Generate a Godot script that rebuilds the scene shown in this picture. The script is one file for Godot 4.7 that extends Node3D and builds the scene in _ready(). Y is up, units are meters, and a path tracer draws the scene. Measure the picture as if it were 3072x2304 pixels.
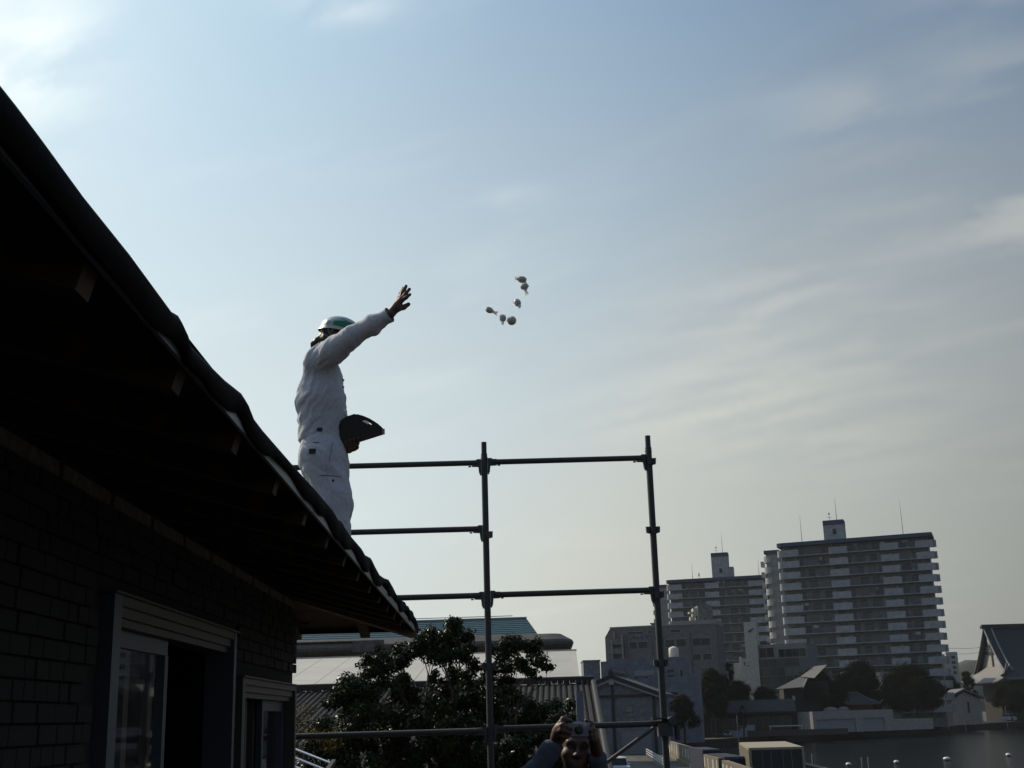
extends Node3D
# A helper in white throws bagged rice cakes from the eave of a new house by the harbour.
# The camera stands at x = 0, z = 0; the house is set out in axes of its own (x right, y up, -z along its wall).

const EYE := 5.1
const HOUSE_TURN := 1.4267
var HB := Basis(Vector3.UP, deg_to_rad(HOUSE_TURN))
var used := {}
var rng := RandomNumberGenerator.new()


class MB:  # collects simple shapes into one mesh
	var st := SurfaceTool.new()
	var tint := Color.WHITE

	func _init() -> void:
		st.begin(Mesh.PRIMITIVE_TRIANGLES)
		flat()

	func flat() -> MB:
		st.set_smooth_group(-1)
		return self

	func smooth(g := 1) -> MB:
		st.set_smooth_group(g)
		return self

	func tri(a: Vector3, b: Vector3, c: Vector3) -> void:
		for p in [a, b, c]:
			st.set_color(tint)
			st.set_uv(Vector2(p.x, p.y))
			st.add_vertex(p)

	func quad(a: Vector3, b: Vector3, c: Vector3, d: Vector3) -> void:
		tri(a, b, c)
		tri(a, c, d)

	func box(c: Vector3, s: Vector3, b := Basis()) -> MB:
		var h := s / 2.0
		var p := []
		for i in 8:
			p.append(c + b * Vector3(h.x if i & 1 else -h.x, h.y if i & 2 else -h.y, h.z if i & 4 else -h.z))
		quad(p[6], p[7], p[5], p[4])
		quad(p[3], p[2], p[0], p[1])
		quad(p[7], p[3], p[1], p[5])
		quad(p[2], p[6], p[4], p[0])
		quad(p[2], p[3], p[7], p[6])
		quad(p[4], p[5], p[1], p[0])
		return self

	func span(a: Vector3, b: Vector3) -> MB:  # box between two opposite corners
		return box((a + b) / 2.0, (b - a).abs())

	func bevel(c: Vector3, s: Vector3, r: float, b := Basis()) -> MB:  # box whose edges towards +z and round it are chamfered
		var h := s / 2.0
		var ring := func(x: float, y: float, z: float) -> Array:
			return [c + b * Vector3(-x, y, z), c + b * Vector3(x, y, z), c + b * Vector3(x, -y, z), c + b * Vector3(-x, -y, z)]
		var f: Array = ring.call(h.x - r, h.y - r, h.z)
		var m: Array = ring.call(h.x, h.y, h.z - r)
		var k: Array = ring.call(h.x, h.y, -h.z)
		quad(f[0], f[1], f[2], f[3])
		for i in 4:
			var j := (i + 1) % 4
			quad(m[i], m[j], f[j], f[i])
			quad(k[i], k[j], m[j], m[i])
		quad(k[1], k[0], k[3], k[2])
		return self

	func bar(a: Vector3, b: Vector3, w: float, h: float) -> MB:  # square bar from a to b
		var z := (b - a).normalized()
		var x := Vector3.UP.cross(z)
		x = Vector3.RIGHT if x.length() < 0.01 else x.normalized()
		return box((a + b) / 2.0, Vector3(w, h, a.distance_to(b)), Basis(x, z.cross(x), z))

	func tube(path: Array, radii: Array, n := 10, cap := true) -> MB:
		var rings := []
		var side := Vector3.ZERO
		for i in path.size():
			var d: Vector3 = (path[mini(i + 1, path.size() - 1)] - path[maxi(i - 1, 0)]).normalized()
			if side == Vector3.ZERO:
				side = d.cross(Vector3.UP if absf(d.y) < 0.9 else Vector3.RIGHT).normalized()
			side = (side - d * side.dot(d)).normalized()
			var up := d.cross(side)
			var r: float = radii[mini(i, radii.size() - 1)]
			var ring := []
			for k in n:
				var t := TAU * k / n
				ring.append(path[i] + (side * cos(t) + up * sin(t)) * r)
			rings.append(ring)
		smooth(1)
		for i in rings.size() - 1:
			for k in n:
				var j := (k + 1) % n
				quad(rings[i][k], rings[i + 1][k], rings[i + 1][j], rings[i][j])
		flat()
		if cap:
			for k in range(1, n - 1):
				tri(rings[0][0], rings[0][k], rings[0][k + 1])
				tri(rings[-1][0], rings[-1][k + 1], rings[-1][k])
		return self

	func lathe(profile: Array, n: int, at := Vector3.ZERO, b := Basis(), group := 2) -> MB:  # profile of (radius, height), bottom to top
		smooth(group)
		for i in profile.size() - 1:
			for k in n:
				var t0 := TAU * k / n
				var t1 := TAU * ((k + 1) % n) / n
				var p0: Vector2 = profile[i]
				var p1: Vector2 = profile[i + 1]
				var q := [at + b * Vector3(cos(t0) * p0.x, p0.y, sin(t0) * p0.x), at + b * Vector3(cos(t0) * p1.x, p1.y, sin(t0) * p1.x), at + b * Vector3(cos(t1) * p1.x, p1.y, sin(t1) * p1.x), at + b * Vector3(cos(t1) * p0.x, p0.y, sin(t1) * p0.x)]
				if p1.x > 0.0:
					tri(q[0], q[2], q[1])
				if p0.x > 0.0:
					tri(q[0], q[3], q[2])
		flat()
		return self

	func ball(c: Vector3, r: Vector3, n := 14, b := Basis()) -> MB:
		var prof := []
		for i in n / 2 + 1:
			var t := PI * i / (n / 2)
			prof.append(Vector2(sin(t) if i > 0 and i < n / 2 else 0.0, -cos(t)))
		return lathe(prof, n, c, b * Basis.from_scale(r))

	func prism(poly: PackedVector2Array, z0: float, z1: float, x := Transform3D()) -> MB:  # polygon in x, y drawn out along z
		var ix := Geometry2D.triangulate_polygon(poly)
		for i in range(0, ix.size(), 3):
			var q := [poly[ix[i]], poly[ix[i + 1]], poly[ix[i + 2]]]
			var ccw: bool = (q[1] - q[0]).cross(q[2] - q[0]) > 0.0
			if ccw:
				q = [q[0], q[2], q[1]]
			tri(x * Vector3(q[0].x, q[0].y, z1), x * Vector3(q[1].x, q[1].y, z1), x * Vector3(q[2].x, q[2].y, z1))
			tri(x * Vector3(q[0].x, q[0].y, z0), x * Vector3(q[2].x, q[2].y, z0), x * Vector3(q[1].x, q[1].y, z0))
		var way := -1.0 if Geometry2D.is_polygon_clockwise(poly) else 1.0
		for i in poly.size():
			var a := poly[i]
			var b := poly[(i + 1) % poly.size()]
			if way < 0.0:
				var s := a
				a = b
				b = s
			quad(x * Vector3(a.x, a.y, z1), x * Vector3(b.x, b.y, z1), x * Vector3(b.x, b.y, z0), x * Vector3(a.x, a.y, z0))
		return self

	func done() -> ArrayMesh:
		st.generate_normals()
		return st.commit()


class Blob:  # joins tapered capsules into one smooth skin (surface nets on a grid)
	var v := PackedVector3Array()
	var n := PackedVector3Array()
	var ix := PackedInt32Array()
	var f := PackedFloat32Array()
	var lo := Vector3.ZERO
	var dim := Vector3i.ZERO
	var cell := 0.01

	func add(bones: Array, size: float, k: float, disp: Variant = null, cuts := []) -> Blob:
		cell = size
		lo = Vector3.ONE * 1e6
		var hi := -lo
		for b in bones:
			for e in [[b[0], b[1]], [b[2], b[3]]]:
				lo = lo.min(e[0] - Vector3.ONE * (e[1] + 3.0 * size + k))
				hi = hi.max(e[0] + Vector3.ONE * (e[1] + 3.0 * size + k))
		dim = Vector3i(((hi - lo) / size).ceil()) + Vector3i.ONE
		var nx := dim.x
		var nxy := dim.x * dim.y
		f = PackedFloat32Array()
		f.resize(nxy * dim.z)
		for b in bones:
			var a: Vector3 = b[0]
			var ba: Vector3 = b[2] - a
			var l2 := maxf(ba.length_squared(), 1e-9)
			var ra: float = b[1]
			var dr: float = b[3] - ra
			var reach := maxf(b[1], b[3]) + 4.0 * k + 2.0 * size
			var p0 := Vector3i(((a.min(b[2]) - Vector3.ONE * reach - lo) / size).floor()).clamp(Vector3i.ZERO, dim - Vector3i.ONE)
			var p1 := Vector3i(((a.max(b[2]) + Vector3.ONE * reach - lo) / size).ceil()).clamp(Vector3i.ZERO, dim - Vector3i.ONE)
			for z in range(p0.z, p1.z + 1):
				for y in range(p0.y, p1.y + 1):
					var at := z * nxy + y * nx
					for x in range(p0.x, p1.x + 1):
						var pa := lo + Vector3(x, y, z) * size - a
						var h := clampf(pa.dot(ba) / l2, 0.0, 1.0)
						var d := (pa - ba * h).length() - ra - dr * h
						if d < 4.0 * k + 2.0 * size:
							f[at + x] += exp(-maxf(d, -20.0 * k) / k)
		for z in dim.z:
			for y in dim.y:
				for x in nx:
					var i := z * nxy + y * nx + x
					var d := -k * log(f[i]) if f[i] > 0.0 else 1.0
					if absf(d) < 4.0 * size:
						var p := lo + Vector3(x, y, z) * size
						if disp != null:
							d += disp.call(p)
					if cuts and d < 4.0 * size:
						for c in cuts:
							d = maxf(d, c.distance_to(lo + Vector3(x, y, z) * size))
					f[i] = d
		var cells := {}
		var base := v.size()
		var step := [1, nx, nxy]
		for z in dim.z - 1:
			for y in dim.y - 1:
				for x in nx - 1:
					var i := z * nxy + y * nx + x
					var s0 := f[i] < 0.0
					if (f[i + 1] < 0.0) == s0 and (f[i + nx] < 0.0) == s0 and (f[i + nx + 1] < 0.0) == s0 and (f[i + nxy] < 0.0) == s0 and (f[i + nxy + 1] < 0.0) == s0 and (f[i + nxy + nx] < 0.0) == s0 and (f[i + nxy + nx + 1] < 0.0) == s0:
						continue
					var sum := Vector3.ZERO
					var count := 0
					for e in 12:
						var ax := e / 4
						var u := (ax + 1) % 3
						var w := (ax + 2) % 3
						var c := Vector3.ZERO
						c[u] = e & 1
						c[w] = (e >> 1) & 1
						var j: int = i + int(c.x) + int(c.y) * nx + int(c.z) * nxy
						var fa := f[j]
						var fb := f[j + step[ax]]
						if (fa < 0.0) != (fb < 0.0):
							c[ax] = fa / (fa - fb)
							sum += c
							count += 1
					var q := sum / count
					cells[i] = v.size()
					v.append(lo + (Vector3(x, y, z) + q) * size)
					var g := Vector3(f[i + 1] - f[i] + f[i + nx + nxy + 1] - f[i + nx + nxy], f[i + nx] - f[i] + f[i + nx + nxy + 1] - f[i + nxy + 1], f[i + nxy] - f[i] + f[i + nx + nxy + 1] - f[i + nx + 1])
					n.append(g.normalized())
		for i in cells:
			for ax in 3:
				if (f[i] < 0.0) == (f[i + step[ax]] < 0.0):
					continue
				var s1: int = step[(ax + 1) % 3]
				var s2: int = step[(ax + 2) % 3]
				if not (cells.has(i - s1) and cells.has(i - s2) and cells.has(i - s1 - s2)):
					continue
				var q := [cells[i], cells[i - s1], cells[i - s1 - s2], cells[i - s2]]
				if (v[q[2]] - v[q[0]]).cross(v[q[1]] - v[q[0]]).dot(n[q[0]]) < 0.0:
					q.reverse()
				ix.append_array(PackedInt32Array([q[0], q[1], q[2], q[0], q[2], q[3]]))
		if base < 0:
			pass
		return self

	func front(x: float, y: float) -> float:  # z of the skin seen from +z at x, y (last grid)
		var cx := int((x - lo.x) / cell)
		var cy := int((y - lo.y) / cell)
		for z in range(dim.z - 1, 0, -1):
			if f[z * dim.x * dim.y + cy * dim.x + cx] < 0.0:
				return lo.z + (z + 0.5) * cell
		return lo.z + dim.z * cell / 2.0

	func done() -> ArrayMesh:
		var a := []
		a.resize(Mesh.ARRAY_MAX)
		a[Mesh.ARRAY_VERTEX] = v
		a[Mesh.ARRAY_NORMAL] = n
		a[Mesh.ARRAY_INDEX] = ix
		var m := ArrayMesh.new()
		m.add_surface_from_arrays(Mesh.PRIMITIVE_TRIANGLES, a)
		return m


func numbered(called: String) -> String:
	used[called] = used.get(called, -1) + 1
	return called if used[called] == 0 else "%s_%03d" % [called, used[called]]


func tag(o: Node, label: String, category := "", group := "", kind := "") -> Node:
	for m in [["label", label], ["category", category], ["group", group], ["kind", kind]]:
		if m[1]:
			o.set_meta(m[0], m[1])
	return o


func thing(called: String, label: String, category: String, at := Vector3.ZERO, turn := 0.0, group := "") -> Node3D:
	var o := Node3D.new()
	o.name = numbered(called)
	add_child(o)
	o.position = at
	o.rotation_degrees.y = turn
	tag(o, label, category, group)
	return o


func part(called: String, what: Variant, m: Material, parent: Node, at := Vector3.ZERO) -> MeshInstance3D:
	var o := MeshInstance3D.new()
	o.mesh = what.done() if what is MB or what is Blob else what
	o.material_override = m
	o.name = called
	o.position = at
	parent.add_child(o, true)
	return o


func solo(called: String, what: Variant, m: Material, label: String, category: String, at := Vector3.ZERO, turn := 0.0, group := "") -> MeshInstance3D:
	var o := part(numbered(called), what, m, self, at)
	o.rotation_degrees.y = turn
	tag(o, label, category, group)
	return o


func struct(called: String, what: Variant, m: Material, label: String, at := Vector3.ZERO) -> MeshInstance3D:
	var o := part(numbered(called), what, m, self, at)
	tag(o, label, "", "", "structure")
	return o


func copy(o: Node3D, at: Vector3, turn: float, label: String) -> Node3D:
	var c: Node3D = o.duplicate()
	c.name = numbered(String(o.name).rstrip("_0123456789"))
	add_child(c)
	c.position = at
	c.rotation_degrees.y = turn
	c.set_meta("label", label)
	return c


func grain(seed_: int, freq: float, low: float, high: float, side := 256, octaves := 4) -> NoiseTexture2D:
	var fn := FastNoiseLite.new()
	fn.seed = seed_
	fn.frequency = freq
	fn.fractal_octaves = octaves
	var t := NoiseTexture2D.new()
	t.width = side
	t.height = side
	t.seamless = true
	var g := Gradient.new()
	g.set_color(0, Color(low, low, low))
	g.set_color(1, Color(high, high, high))
	t.color_ramp = g
	t.noise = fn
	return t


func bumps(seed_: int, freq: float, strength: float, side := 256) -> NoiseTexture2D:
	var fn := FastNoiseLite.new()
	fn.seed = seed_
	fn.frequency = freq
	var t := NoiseTexture2D.new()
	t.width = side
	t.height = side
	t.seamless = true
	t.as_normal_map = true
	t.bump_strength = strength
	t.noise = fn
	return t


func mat(r: float, g: float, b: float, rough := 0.8, tex: Texture2D = null, scale := 1.0, metal := 0.0) -> StandardMaterial3D:
	var m := StandardMaterial3D.new()
	m.albedo_color = Color(r, g, b).linear_to_srgb()
	m.roughness = rough
	m.metallic = metal
	if tex:
		m.albedo_texture = tex
		m.uv1_triplanar = true
		m.uv1_world_triplanar = true
		m.uv1_scale = Vector3.ONE * scale
	return m


func glass(r: float, g: float, b: float, alpha := 0.12) -> StandardMaterial3D:
	var m := mat(r, g, b, 0.03)
	m.albedo_color.a = alpha
	m.transparency = BaseMaterial3D.TRANSPARENCY_ALPHA
	return m


func hw(x: float, h: float, t: float) -> Vector3:  # house axes -> world; h counts from eye height, t along the wall
	return HB * Vector3(x, EYE + h, -t)
func soft(a: float, b: float, x: float) -> float:
	return smoothstep(a, b, x)


func table(xs: Array, ys: Array, x: float) -> Color:
	for i in xs.size() - 1:
		if x < xs[i + 1]:
			return ys[i].lerp(ys[i + 1], clampf((x - xs[i]) / (xs[i + 1] - xs[i]), 0.0, 1.0))
	return ys[-1]


const SUN_AZ := -48.0
const SUN_EL := 37.0


func look(az: float, el: float) -> Vector3:
	var a := deg_to_rad(az)
	var e := deg_to_rad(el)
	return Vector3(sin(a) * cos(e), sin(e), -cos(a) * cos(e))


func sky_picture() -> ImageTexture:  # air that brightens towards the sun and the horizon, with thin high cloud
	var w := 2048
	var h := 1024
	var data := PackedFloat32Array()
	data.resize(w * h * 3)
	var sun := look(SUN_AZ, SUN_EL)
	var ang := [0.0, 12.0, 22.0, 31.0, 40.0, 48.0, 55.0, 63.0, 73.0, 90.0, 180.0]
	var low := [Color(1.3, 1.3, 1.22), Color(1.05, 1.07, 1.02), Color(0.95, 1.0, 0.98), Color(0.9, 0.97, 0.95), Color(0.82, 0.88, 0.86), Color(0.71, 0.765, 0.755), Color(0.645, 0.65, 0.59), Color(0.49, 0.495, 0.455), Color(0.3, 0.305, 0.28), Color(0.21, 0.22, 0.215), Color(0.19, 0.21, 0.22)]
	var top := [Color(1.2, 1.25, 1.3), Color(0.9, 0.98, 1.05), Color(0.62, 0.78, 0.9), Color(0.44, 0.6, 0.75), Color(0.315, 0.435, 0.585), Color(0.22, 0.325, 0.465), Color(0.155, 0.24, 0.37), Color(0.125, 0.2, 0.32), Color(0.115, 0.18, 0.3), Color(0.11, 0.17, 0.29), Color(0.11, 0.17, 0.3)]
	var lows := PackedColorArray()
	var tops := PackedColorArray()
	for i in 181:
		lows.append(table(ang, low, i))
		tops.append(table(ang, top, i))
	var n1 := FastNoiseLite.new()
	n1.seed = 11
	n1.frequency = 1.0
	n1.fractal_octaves = 5
	n1.domain_warp_enabled = true
	n1.domain_warp_amplitude = 0.5
	n1.domain_warp_frequency = 0.7
	var n2 := FastNoiseLite.new()
	n2.seed = 5
	n2.frequency = 0.55
	n2.fractal_octaves = 4
	var n3 := FastNoiseLite.new()
	n3.seed = 23
	n3.frequency = 2.2
	n3.fractal_octaves = 4
	n3.domain_warp_enabled = true
	n3.domain_warp_amplitude = 0.35
	n3.domain_warp_frequency = 1.5
	# single clouds: direction, half widths in degrees, strength
	var puffs := [[-24.0, 29.0, 4.8, 4.8, 0.5], [-8.8, 32.3, 4.0, 1.0, 0.3], [0.8, 23.6, 2.2, 0.8, 0.2], [13.0, 17.0, 9.0, 4.0, 0.2], [17.5, 26.5, 5.0, 2.2, 0.12], [19.0, 22.0, 5.0, 4.0, 0.05], [8.0, 13.5, 7.0, 2.2, 0.2], [16.0, 12.0, 8.0, 3.5, 0.15]]
	for y in h / 2:
		var el := 90.0 - (y + 0.5) * 180.0 / h
		var se := sin(deg_to_rad(el))
		var ce := cos(deg_to_rad(el))
		var mix_top := smoothstep(1.0, 38.0, el)
		for x in w:
			var az := (x + 0.5) * 360.0 / w
			if az > 180.0:
				az -= 360.0
			var ra := deg_to_rad(az)
			var d := Vector3(sin(ra) * ce, se, -cos(ra) * ce)
			var g := rad_to_deg(acos(clampf(d.dot(sun), -1.0, 1.0)))
			var gi := int(g)
			var gf := g - gi
			var lc := lows[gi].lerp(lows[mini(gi + 1, 180)], gf)
			var c := lc.lerp(tops[gi].lerp(tops[mini(gi + 1, 180)], gf), mix_top)
			var q := Vector2(d.x, d.z) / (d.y + 0.16)
			var r := q.rotated(-0.5)
			var thin := soft(0.0, 0.75, n1.get_noise_2d(r.x * 1.0, r.y * 3.4) + 0.25 * n3.get_noise_2d(r.x * 2.0, r.y * 6.0))
			var veil := soft(-0.25, 0.5, n2.get_noise_2d(q.x * 1.1, q.y * 1.6))
			var amount := 0.6 * thin * veil * soft(0.0, 8.0, el) * soft(35.0, 65.0, g)
			amount += 0.13 * thin * (1.0 - soft(30.0, 65.0, g))
			for p in puffs:
				var u: float = absf(az - p[0]) / p[2]
				var v: float = absf(el - p[1]) / p[3]
				if u < 2.0 and v < 2.0:
					var n := n3.get_noise_2d(r.x * 1.2, r.y * 4.0)
					amount += p[4] * exp(-1.6 * (u * u + v * v)) * soft(-0.6, 0.6, n) * 1.5
			amount = clampf(amount, 0.0, 0.9)
			var white := Color(lc.r * 1.06, lc.g * 1.03, lc.b * 1.02)
			white = white * (1.1 + 0.2 * soft(50.0, 70.0, g))
			c = c.lerp(white, amount)
			c = Color(c.r * 1.0, c.g * 1.025, c.b * 1.02)
			var i := (y * w + x) * 3
			data[i] = c.r
			data[i + 1] = c.g
			data[i + 2] = c.b
	for y in range(h / 2, h):
		for x in w:
			var i := (y * w + x) * 3
			data[i] = 0.1
			data[i + 1] = 0.1
			data[i + 2] = 0.1
	return ImageTexture.create_from_image(Image.create_from_data(w, h, false, Image.FORMAT_RGBF, data.to_byte_array()))


func set_stage() -> void:
	var cam := Camera3D.new()
	cam.name = "lens_camera"
	cam.fov = 34.76
	cam.near = 0.05
	cam.far = 4000.0
	cam.position = Vector3(0, EYE, 0)
	cam.rotation_order = EULER_ORDER_YXZ
	cam.rotation_degrees = Vector3(15.2, 0, -1.66)
	add_child(cam)
	cam.current = true
	var env := Environment.new()
	env.background_mode = Environment.BG_SKY
	env.sky = Sky.new()
	var pano := PanoramaSkyMaterial.new()
	pano.panorama = sky_picture()
	env.sky.sky_material = pano
	env.tonemap_mode = Environment.TONE_MAPPER_LINEAR
	env.tonemap_exposure = 1.0
	env.sdfgi_enabled = true
	env.ssao_enabled = true
	env.ssil_enabled = true
	env.fog_enabled = true
	env.fog_density = 0.00008
	env.fog_light_color = Color(0.86, 0.88, 0.9)
	var we := WorldEnvironment.new()
	we.name = "world_environment"
	we.environment = env
	add_child(we)
	var sun := DirectionalLight3D.new()
	sun.name = "sun"
	sun.light_color = Color(1.0, 0.93, 0.82)
	sun.light_energy = 1.1
	sun.light_angular_distance = 0.5
	sun.shadow_enabled = true
	add_child(sun)
	sun.look_at_from_position(Vector3.ZERO, -look(SUN_AZ, SUN_EL), Vector3.UP)
func leaves(clumps: Array, per: float, size: float, flatness: float, shell: float) -> ArrayMesh:  # clumps: [centre, radius]; two bent halves per leaf
	var v := PackedVector3Array()
	var c := PackedColorArray()
	var nrm := PackedVector3Array()
	for cl in clumps:
		var n := int(per * cl[1] * cl[1])
		var hue := rng.randf_range(0.75, 1.15)
		for k in n:
			var d := Vector3(rng.randfn(), rng.randfn(), rng.randfn()).normalized()
			var r: float = cl[1] * (lerpf(shell, 1.02, pow(rng.randf(), 0.6)) if rng.randf() < 0.8 else rng.randf_range(0.95, 1.4))
			var p: Vector3 = cl[0] + d * r * Vector3(1, flatness, 1)
			var out := (d + Vector3(0, 0.5, 0) + Vector3(rng.randfn(), rng.randfn(), rng.randfn()) * 0.6).normalized()
			var along := out.cross(Vector3(rng.randfn(), rng.randfn() - 0.3, rng.randfn())).normalized()
			var side := out.cross(along)
			var s := size * rng.randf_range(0.65, 1.25)
			var a := p - along * s * 0.5
			var b := p + along * s * 0.5
			var l := p + side * s * 0.24 + out * s * 0.07
			var e := p - side * s * 0.24 + out * s * 0.07
			v.append_array(PackedVector3Array([a, l, b, a, b, e]))
			var n1 := (b - a).cross(l - a).normalized()
			var n2 := (e - a).cross(b - a).normalized()
			nrm.append_array(PackedVector3Array([n1, n1, n1, n2, n2, n2]))
			var g := hue * rng.randf_range(0.7, 1.3)
			var col := Color(g, g, g)
			for i in 6:
				c.append(col)
	var a := []
	a.resize(Mesh.ARRAY_MAX)
	a[Mesh.ARRAY_VERTEX] = v
	a[Mesh.ARRAY_NORMAL] = nrm
	a[Mesh.ARRAY_COLOR] = c
	var m := ArrayMesh.new()
	m.add_surface_from_arrays(Mesh.PRIMITIVE_TRIANGLES, a)
	return m


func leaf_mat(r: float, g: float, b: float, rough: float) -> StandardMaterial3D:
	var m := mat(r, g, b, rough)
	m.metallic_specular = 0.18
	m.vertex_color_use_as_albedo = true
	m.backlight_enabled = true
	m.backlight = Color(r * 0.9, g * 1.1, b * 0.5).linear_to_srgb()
	return m


func limb(mb: MB, a: Vector3, b: Vector3, r: float, depth: int) -> void:
	var mid := a.lerp(b, 0.5) + Vector3(rng.randfn(), rng.randfn() * 0.5, rng.randfn()) * a.distance_to(b) * 0.06
	mb.tube([a, mid, b], [r, r * 0.8, r * 0.55], 7)
	if depth > 0:
		for k in 3:
			var d := (b - a).normalized()
			var t := (d + Vector3(rng.randfn(), absf(rng.randfn()) * 0.4, rng.randfn()) * 0.7).normalized()
			limb(mb, mid.lerp(b, 0.3 + 0.35 * k), b + t * a.distance_to(b) * 0.42, r * 0.45, depth - 1)


func big_tree() -> void:
	rng.seed = 31
	# upper boughs: x, y, z from the foot of the tree, radius
	var tops := [[0.01, 7.45, 0.63, 0.44], [-0.37, 7.09, 0.95, 0.43], [0.25, 7.11, 0.25, 0.42], [-0.83, 6.89, 0.83, 0.40], [-0.11, 6.73, 1.04, 0.49], [-1.33, 6.78, 0.24, 0.41], [-1.91, 6.79, -1.00, 0.40], [-2.25, 6.61, -0.72, 0.42], [-1.78, 6.46, -0.64, 0.42], [-2.52, 6.09, 0.67, 0.42], [-2.08, 6.10, -0.09, 0.46], [-2.93, 5.72, 0.54, 0.44], [-1.28, 6.14, 0.79, 0.34], [0.37, 6.64, 0.95, 0.36], [0.84, 6.51, 0.69, 0.31], [0.60, 6.95, -1.03, 0.29], [1.73, 7.09, -0.79, 0.38], [2.19, 6.94, -0.74, 0.38], [1.35, 6.87, -0.72, 0.36], [2.34, 6.51, 0.74, 0.34], [1.90, 6.49, 0.46, 0.36], [1.48, 6.40, -0.30, 0.34], [2.63, 6.39, -0.56, 0.19], [2.17, 6.28, -0.85, 0.23], [1.06, 6.21, -0.91, 0.32], [0.49, 6.16, 0.99, 0.32], [-0.02, 6.17, -0.25, 0.34], [1.61, 6.04, -0.41, 0.28], [2.41, 6.09, -0.01, 0.09], [-0.40, 6.15, 0.77, 0.20], [-0.99, 5.87, 0.06, 0.18]]
	var clumps := []
	for q in tops:
		for k in 7:  # each bough breaks up into smaller sprays
			var e: Vector3 = Vector3(rng.randfn(), rng.randfn() * 0.8, rng.randfn()).normalized() * q[3] * rng.randf_range(0.2, 0.85)
			clumps.append([Vector3(q[0], q[1], q[2]) + e, q[3] * rng.randf_range(0.36, 0.62)])
	for row in 7:  # the dense lower crown
		for col in 13:
			var x := -3.2 + col * 0.52 + rng.randf_range(-0.18, 0.18)
			var y := 5.65 - row * 0.42 + rng.randf_range(-0.13, 0.13)
			if y > 5.0 and (x < -3.0 or x > 2.6 or (x > 1.6 and rng.randf() < 0.45)) or x > 3.1 or (y > 5.3 and rng.randf() < 0.2):
				continue
			var z := 0.6 + rng.randf_range(-1.6, 1.4)
			for k in 6:
				var e := Vector3(rng.randfn(), rng.randfn() * 0.7, rng.randfn()) * 0.22
				clumps.append([Vector3(x, y, z) + e, rng.randf_range(0.18, 0.32)])
	var o := thing("tree", "broad dark glossy-leaved tree in front of the brown tiled roof", "tree", Vector3(-1.9, 0, -34))
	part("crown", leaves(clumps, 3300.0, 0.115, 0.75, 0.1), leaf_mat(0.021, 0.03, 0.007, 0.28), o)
	var bark := mat(0.05, 0.04, 0.03, 0.9)
	part("trunk", MB.new().tube([Vector3(0, 0, 0), Vector3(0.1, 1.5, 0), Vector3(0, 3.4, 0)], [0.26, 0.2, 0.17], 10), bark, o)
	for e in [Vector3(0.1, 5.6, 0.2), Vector3(-1.0, 5.0, 0.4), Vector3(1.2, 5.0, -0.2), Vector3(-1.8, 4.5, -0.2), Vector3(1.7, 4.3, 0.3), Vector3(-0.55, 5.3, -0.3)]:
		var mb := MB.new()
		limb(mb, Vector3(0, 2.8, 0), e, 0.075, 2)
		part("limb", mb, bark, o)
	# yellowing shrub by the house corner
	var y := thing("shrub", "yellow-leaved young tree left of the big dark tree", "tree", Vector3(-3.75, 0, -22))
	var cl := []
	for k in 9:
		cl.append([Vector3(rng.randf_range(-0.35, 0.45), 5.0 + rng.randf_range(-0.4, 0.3), rng.randf_range(-0.4, 0.4)), rng.randf_range(0.14, 0.24)])
	part("crown", leaves(cl, 900.0, 0.09, 0.9, 0.2), leaf_mat(0.11, 0.07, 0.008, 0.6), y)
	part("trunk", MB.new().tube([Vector3.ZERO, Vector3(0.05, 2.5, 0), Vector3(0, 4.6, 0)], [0.06, 0.05, 0.02], 7), bark, y)


func far_trees() -> void:
	var list := [
		[39.4, -259, 13.7, 7.6, "dark round tree at the left end of the row behind the long tiled house"], [45.6, -268, 11.4, 7.4, "dark dense tree in the middle of the row behind the long tiled house"], [51.0, -268, 10.1, 6.3, "lower dark tree at the right end of the row behind the long tiled house"], [45.3, -275, 15.3, 3.4, "narrow taller tree standing behind the row at the long tiled house"],
		[66.6, -285, 13.8, 12.9, "wide dark tree under the sunlit temple outbuilding roof"], [80.6, -298, 15.6, 11.9, "tall dark tree below the middle of the nearer apartment tower"], [92.0, -296, 14.7, 14.4, "widest darkest tree, left of the gatehouse"], [116.8, -345, 13.0, 7.2, "small dark tree between the gatehouse and the white block"], [135.2, -352, 10.4, 9.4, "dark tree in front of the big temple hall"], [27.3, -215, 8.0, 5.2, "low dark tree right of the gabled storehouse"], [44.6, -257, 6.1, 1.8, "slim clipped tree before the long tiled roof"], [123.7, -352, 14.0, 5.2, "low greenish tree beside the big temple's left eave"],
	]
	var bark := mat(0.04, 0.033, 0.027, 0.9)
	rng.seed = 12
	for t in list:
		var o := thing("tree", t[4], "tree", Vector3(t[0], 0, t[1]), 0.0, "trees across the basin")
		var w: float = t[3] * 0.58
		var top: float = t[2]
		var low := minf(top * 0.25, 3.0)
		var cl := []
		var n := 10 + int(w * 4.0)
		for k in n:
			var u := k / float(n - 1)
			var y := lerpf(low + w * 0.3, top - w * 0.3, u)
			var wide := w * sqrt(maxf(0.12, 1.0 - pow(2.0 * u - 0.75, 2) * 0.55)) * 0.75
			var a := rng.randf() * TAU
			var r := wide * sqrt(rng.randf())
			cl.append([Vector3(cos(a) * r, y, sin(a) * r), w * rng.randf_range(0.16, 0.36)])
		cl.append([Vector3(0, top - w * 0.28, 0), w * 0.28])
		part("crown", leaves(cl, 520.0 if w > 2.0 else 2400.0, 0.4 if w > 2.0 else 0.22, 0.9, 0.3), leaf_mat(0.013, 0.018, 0.006, 0.8), o)
		part("trunk", MB.new().tube([Vector3.ZERO, Vector3(0.1, top * 0.4, 0), Vector3(0, top * 0.75, 0)], [0.22, 0.18, 0.08], 7), bark, o)


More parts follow.
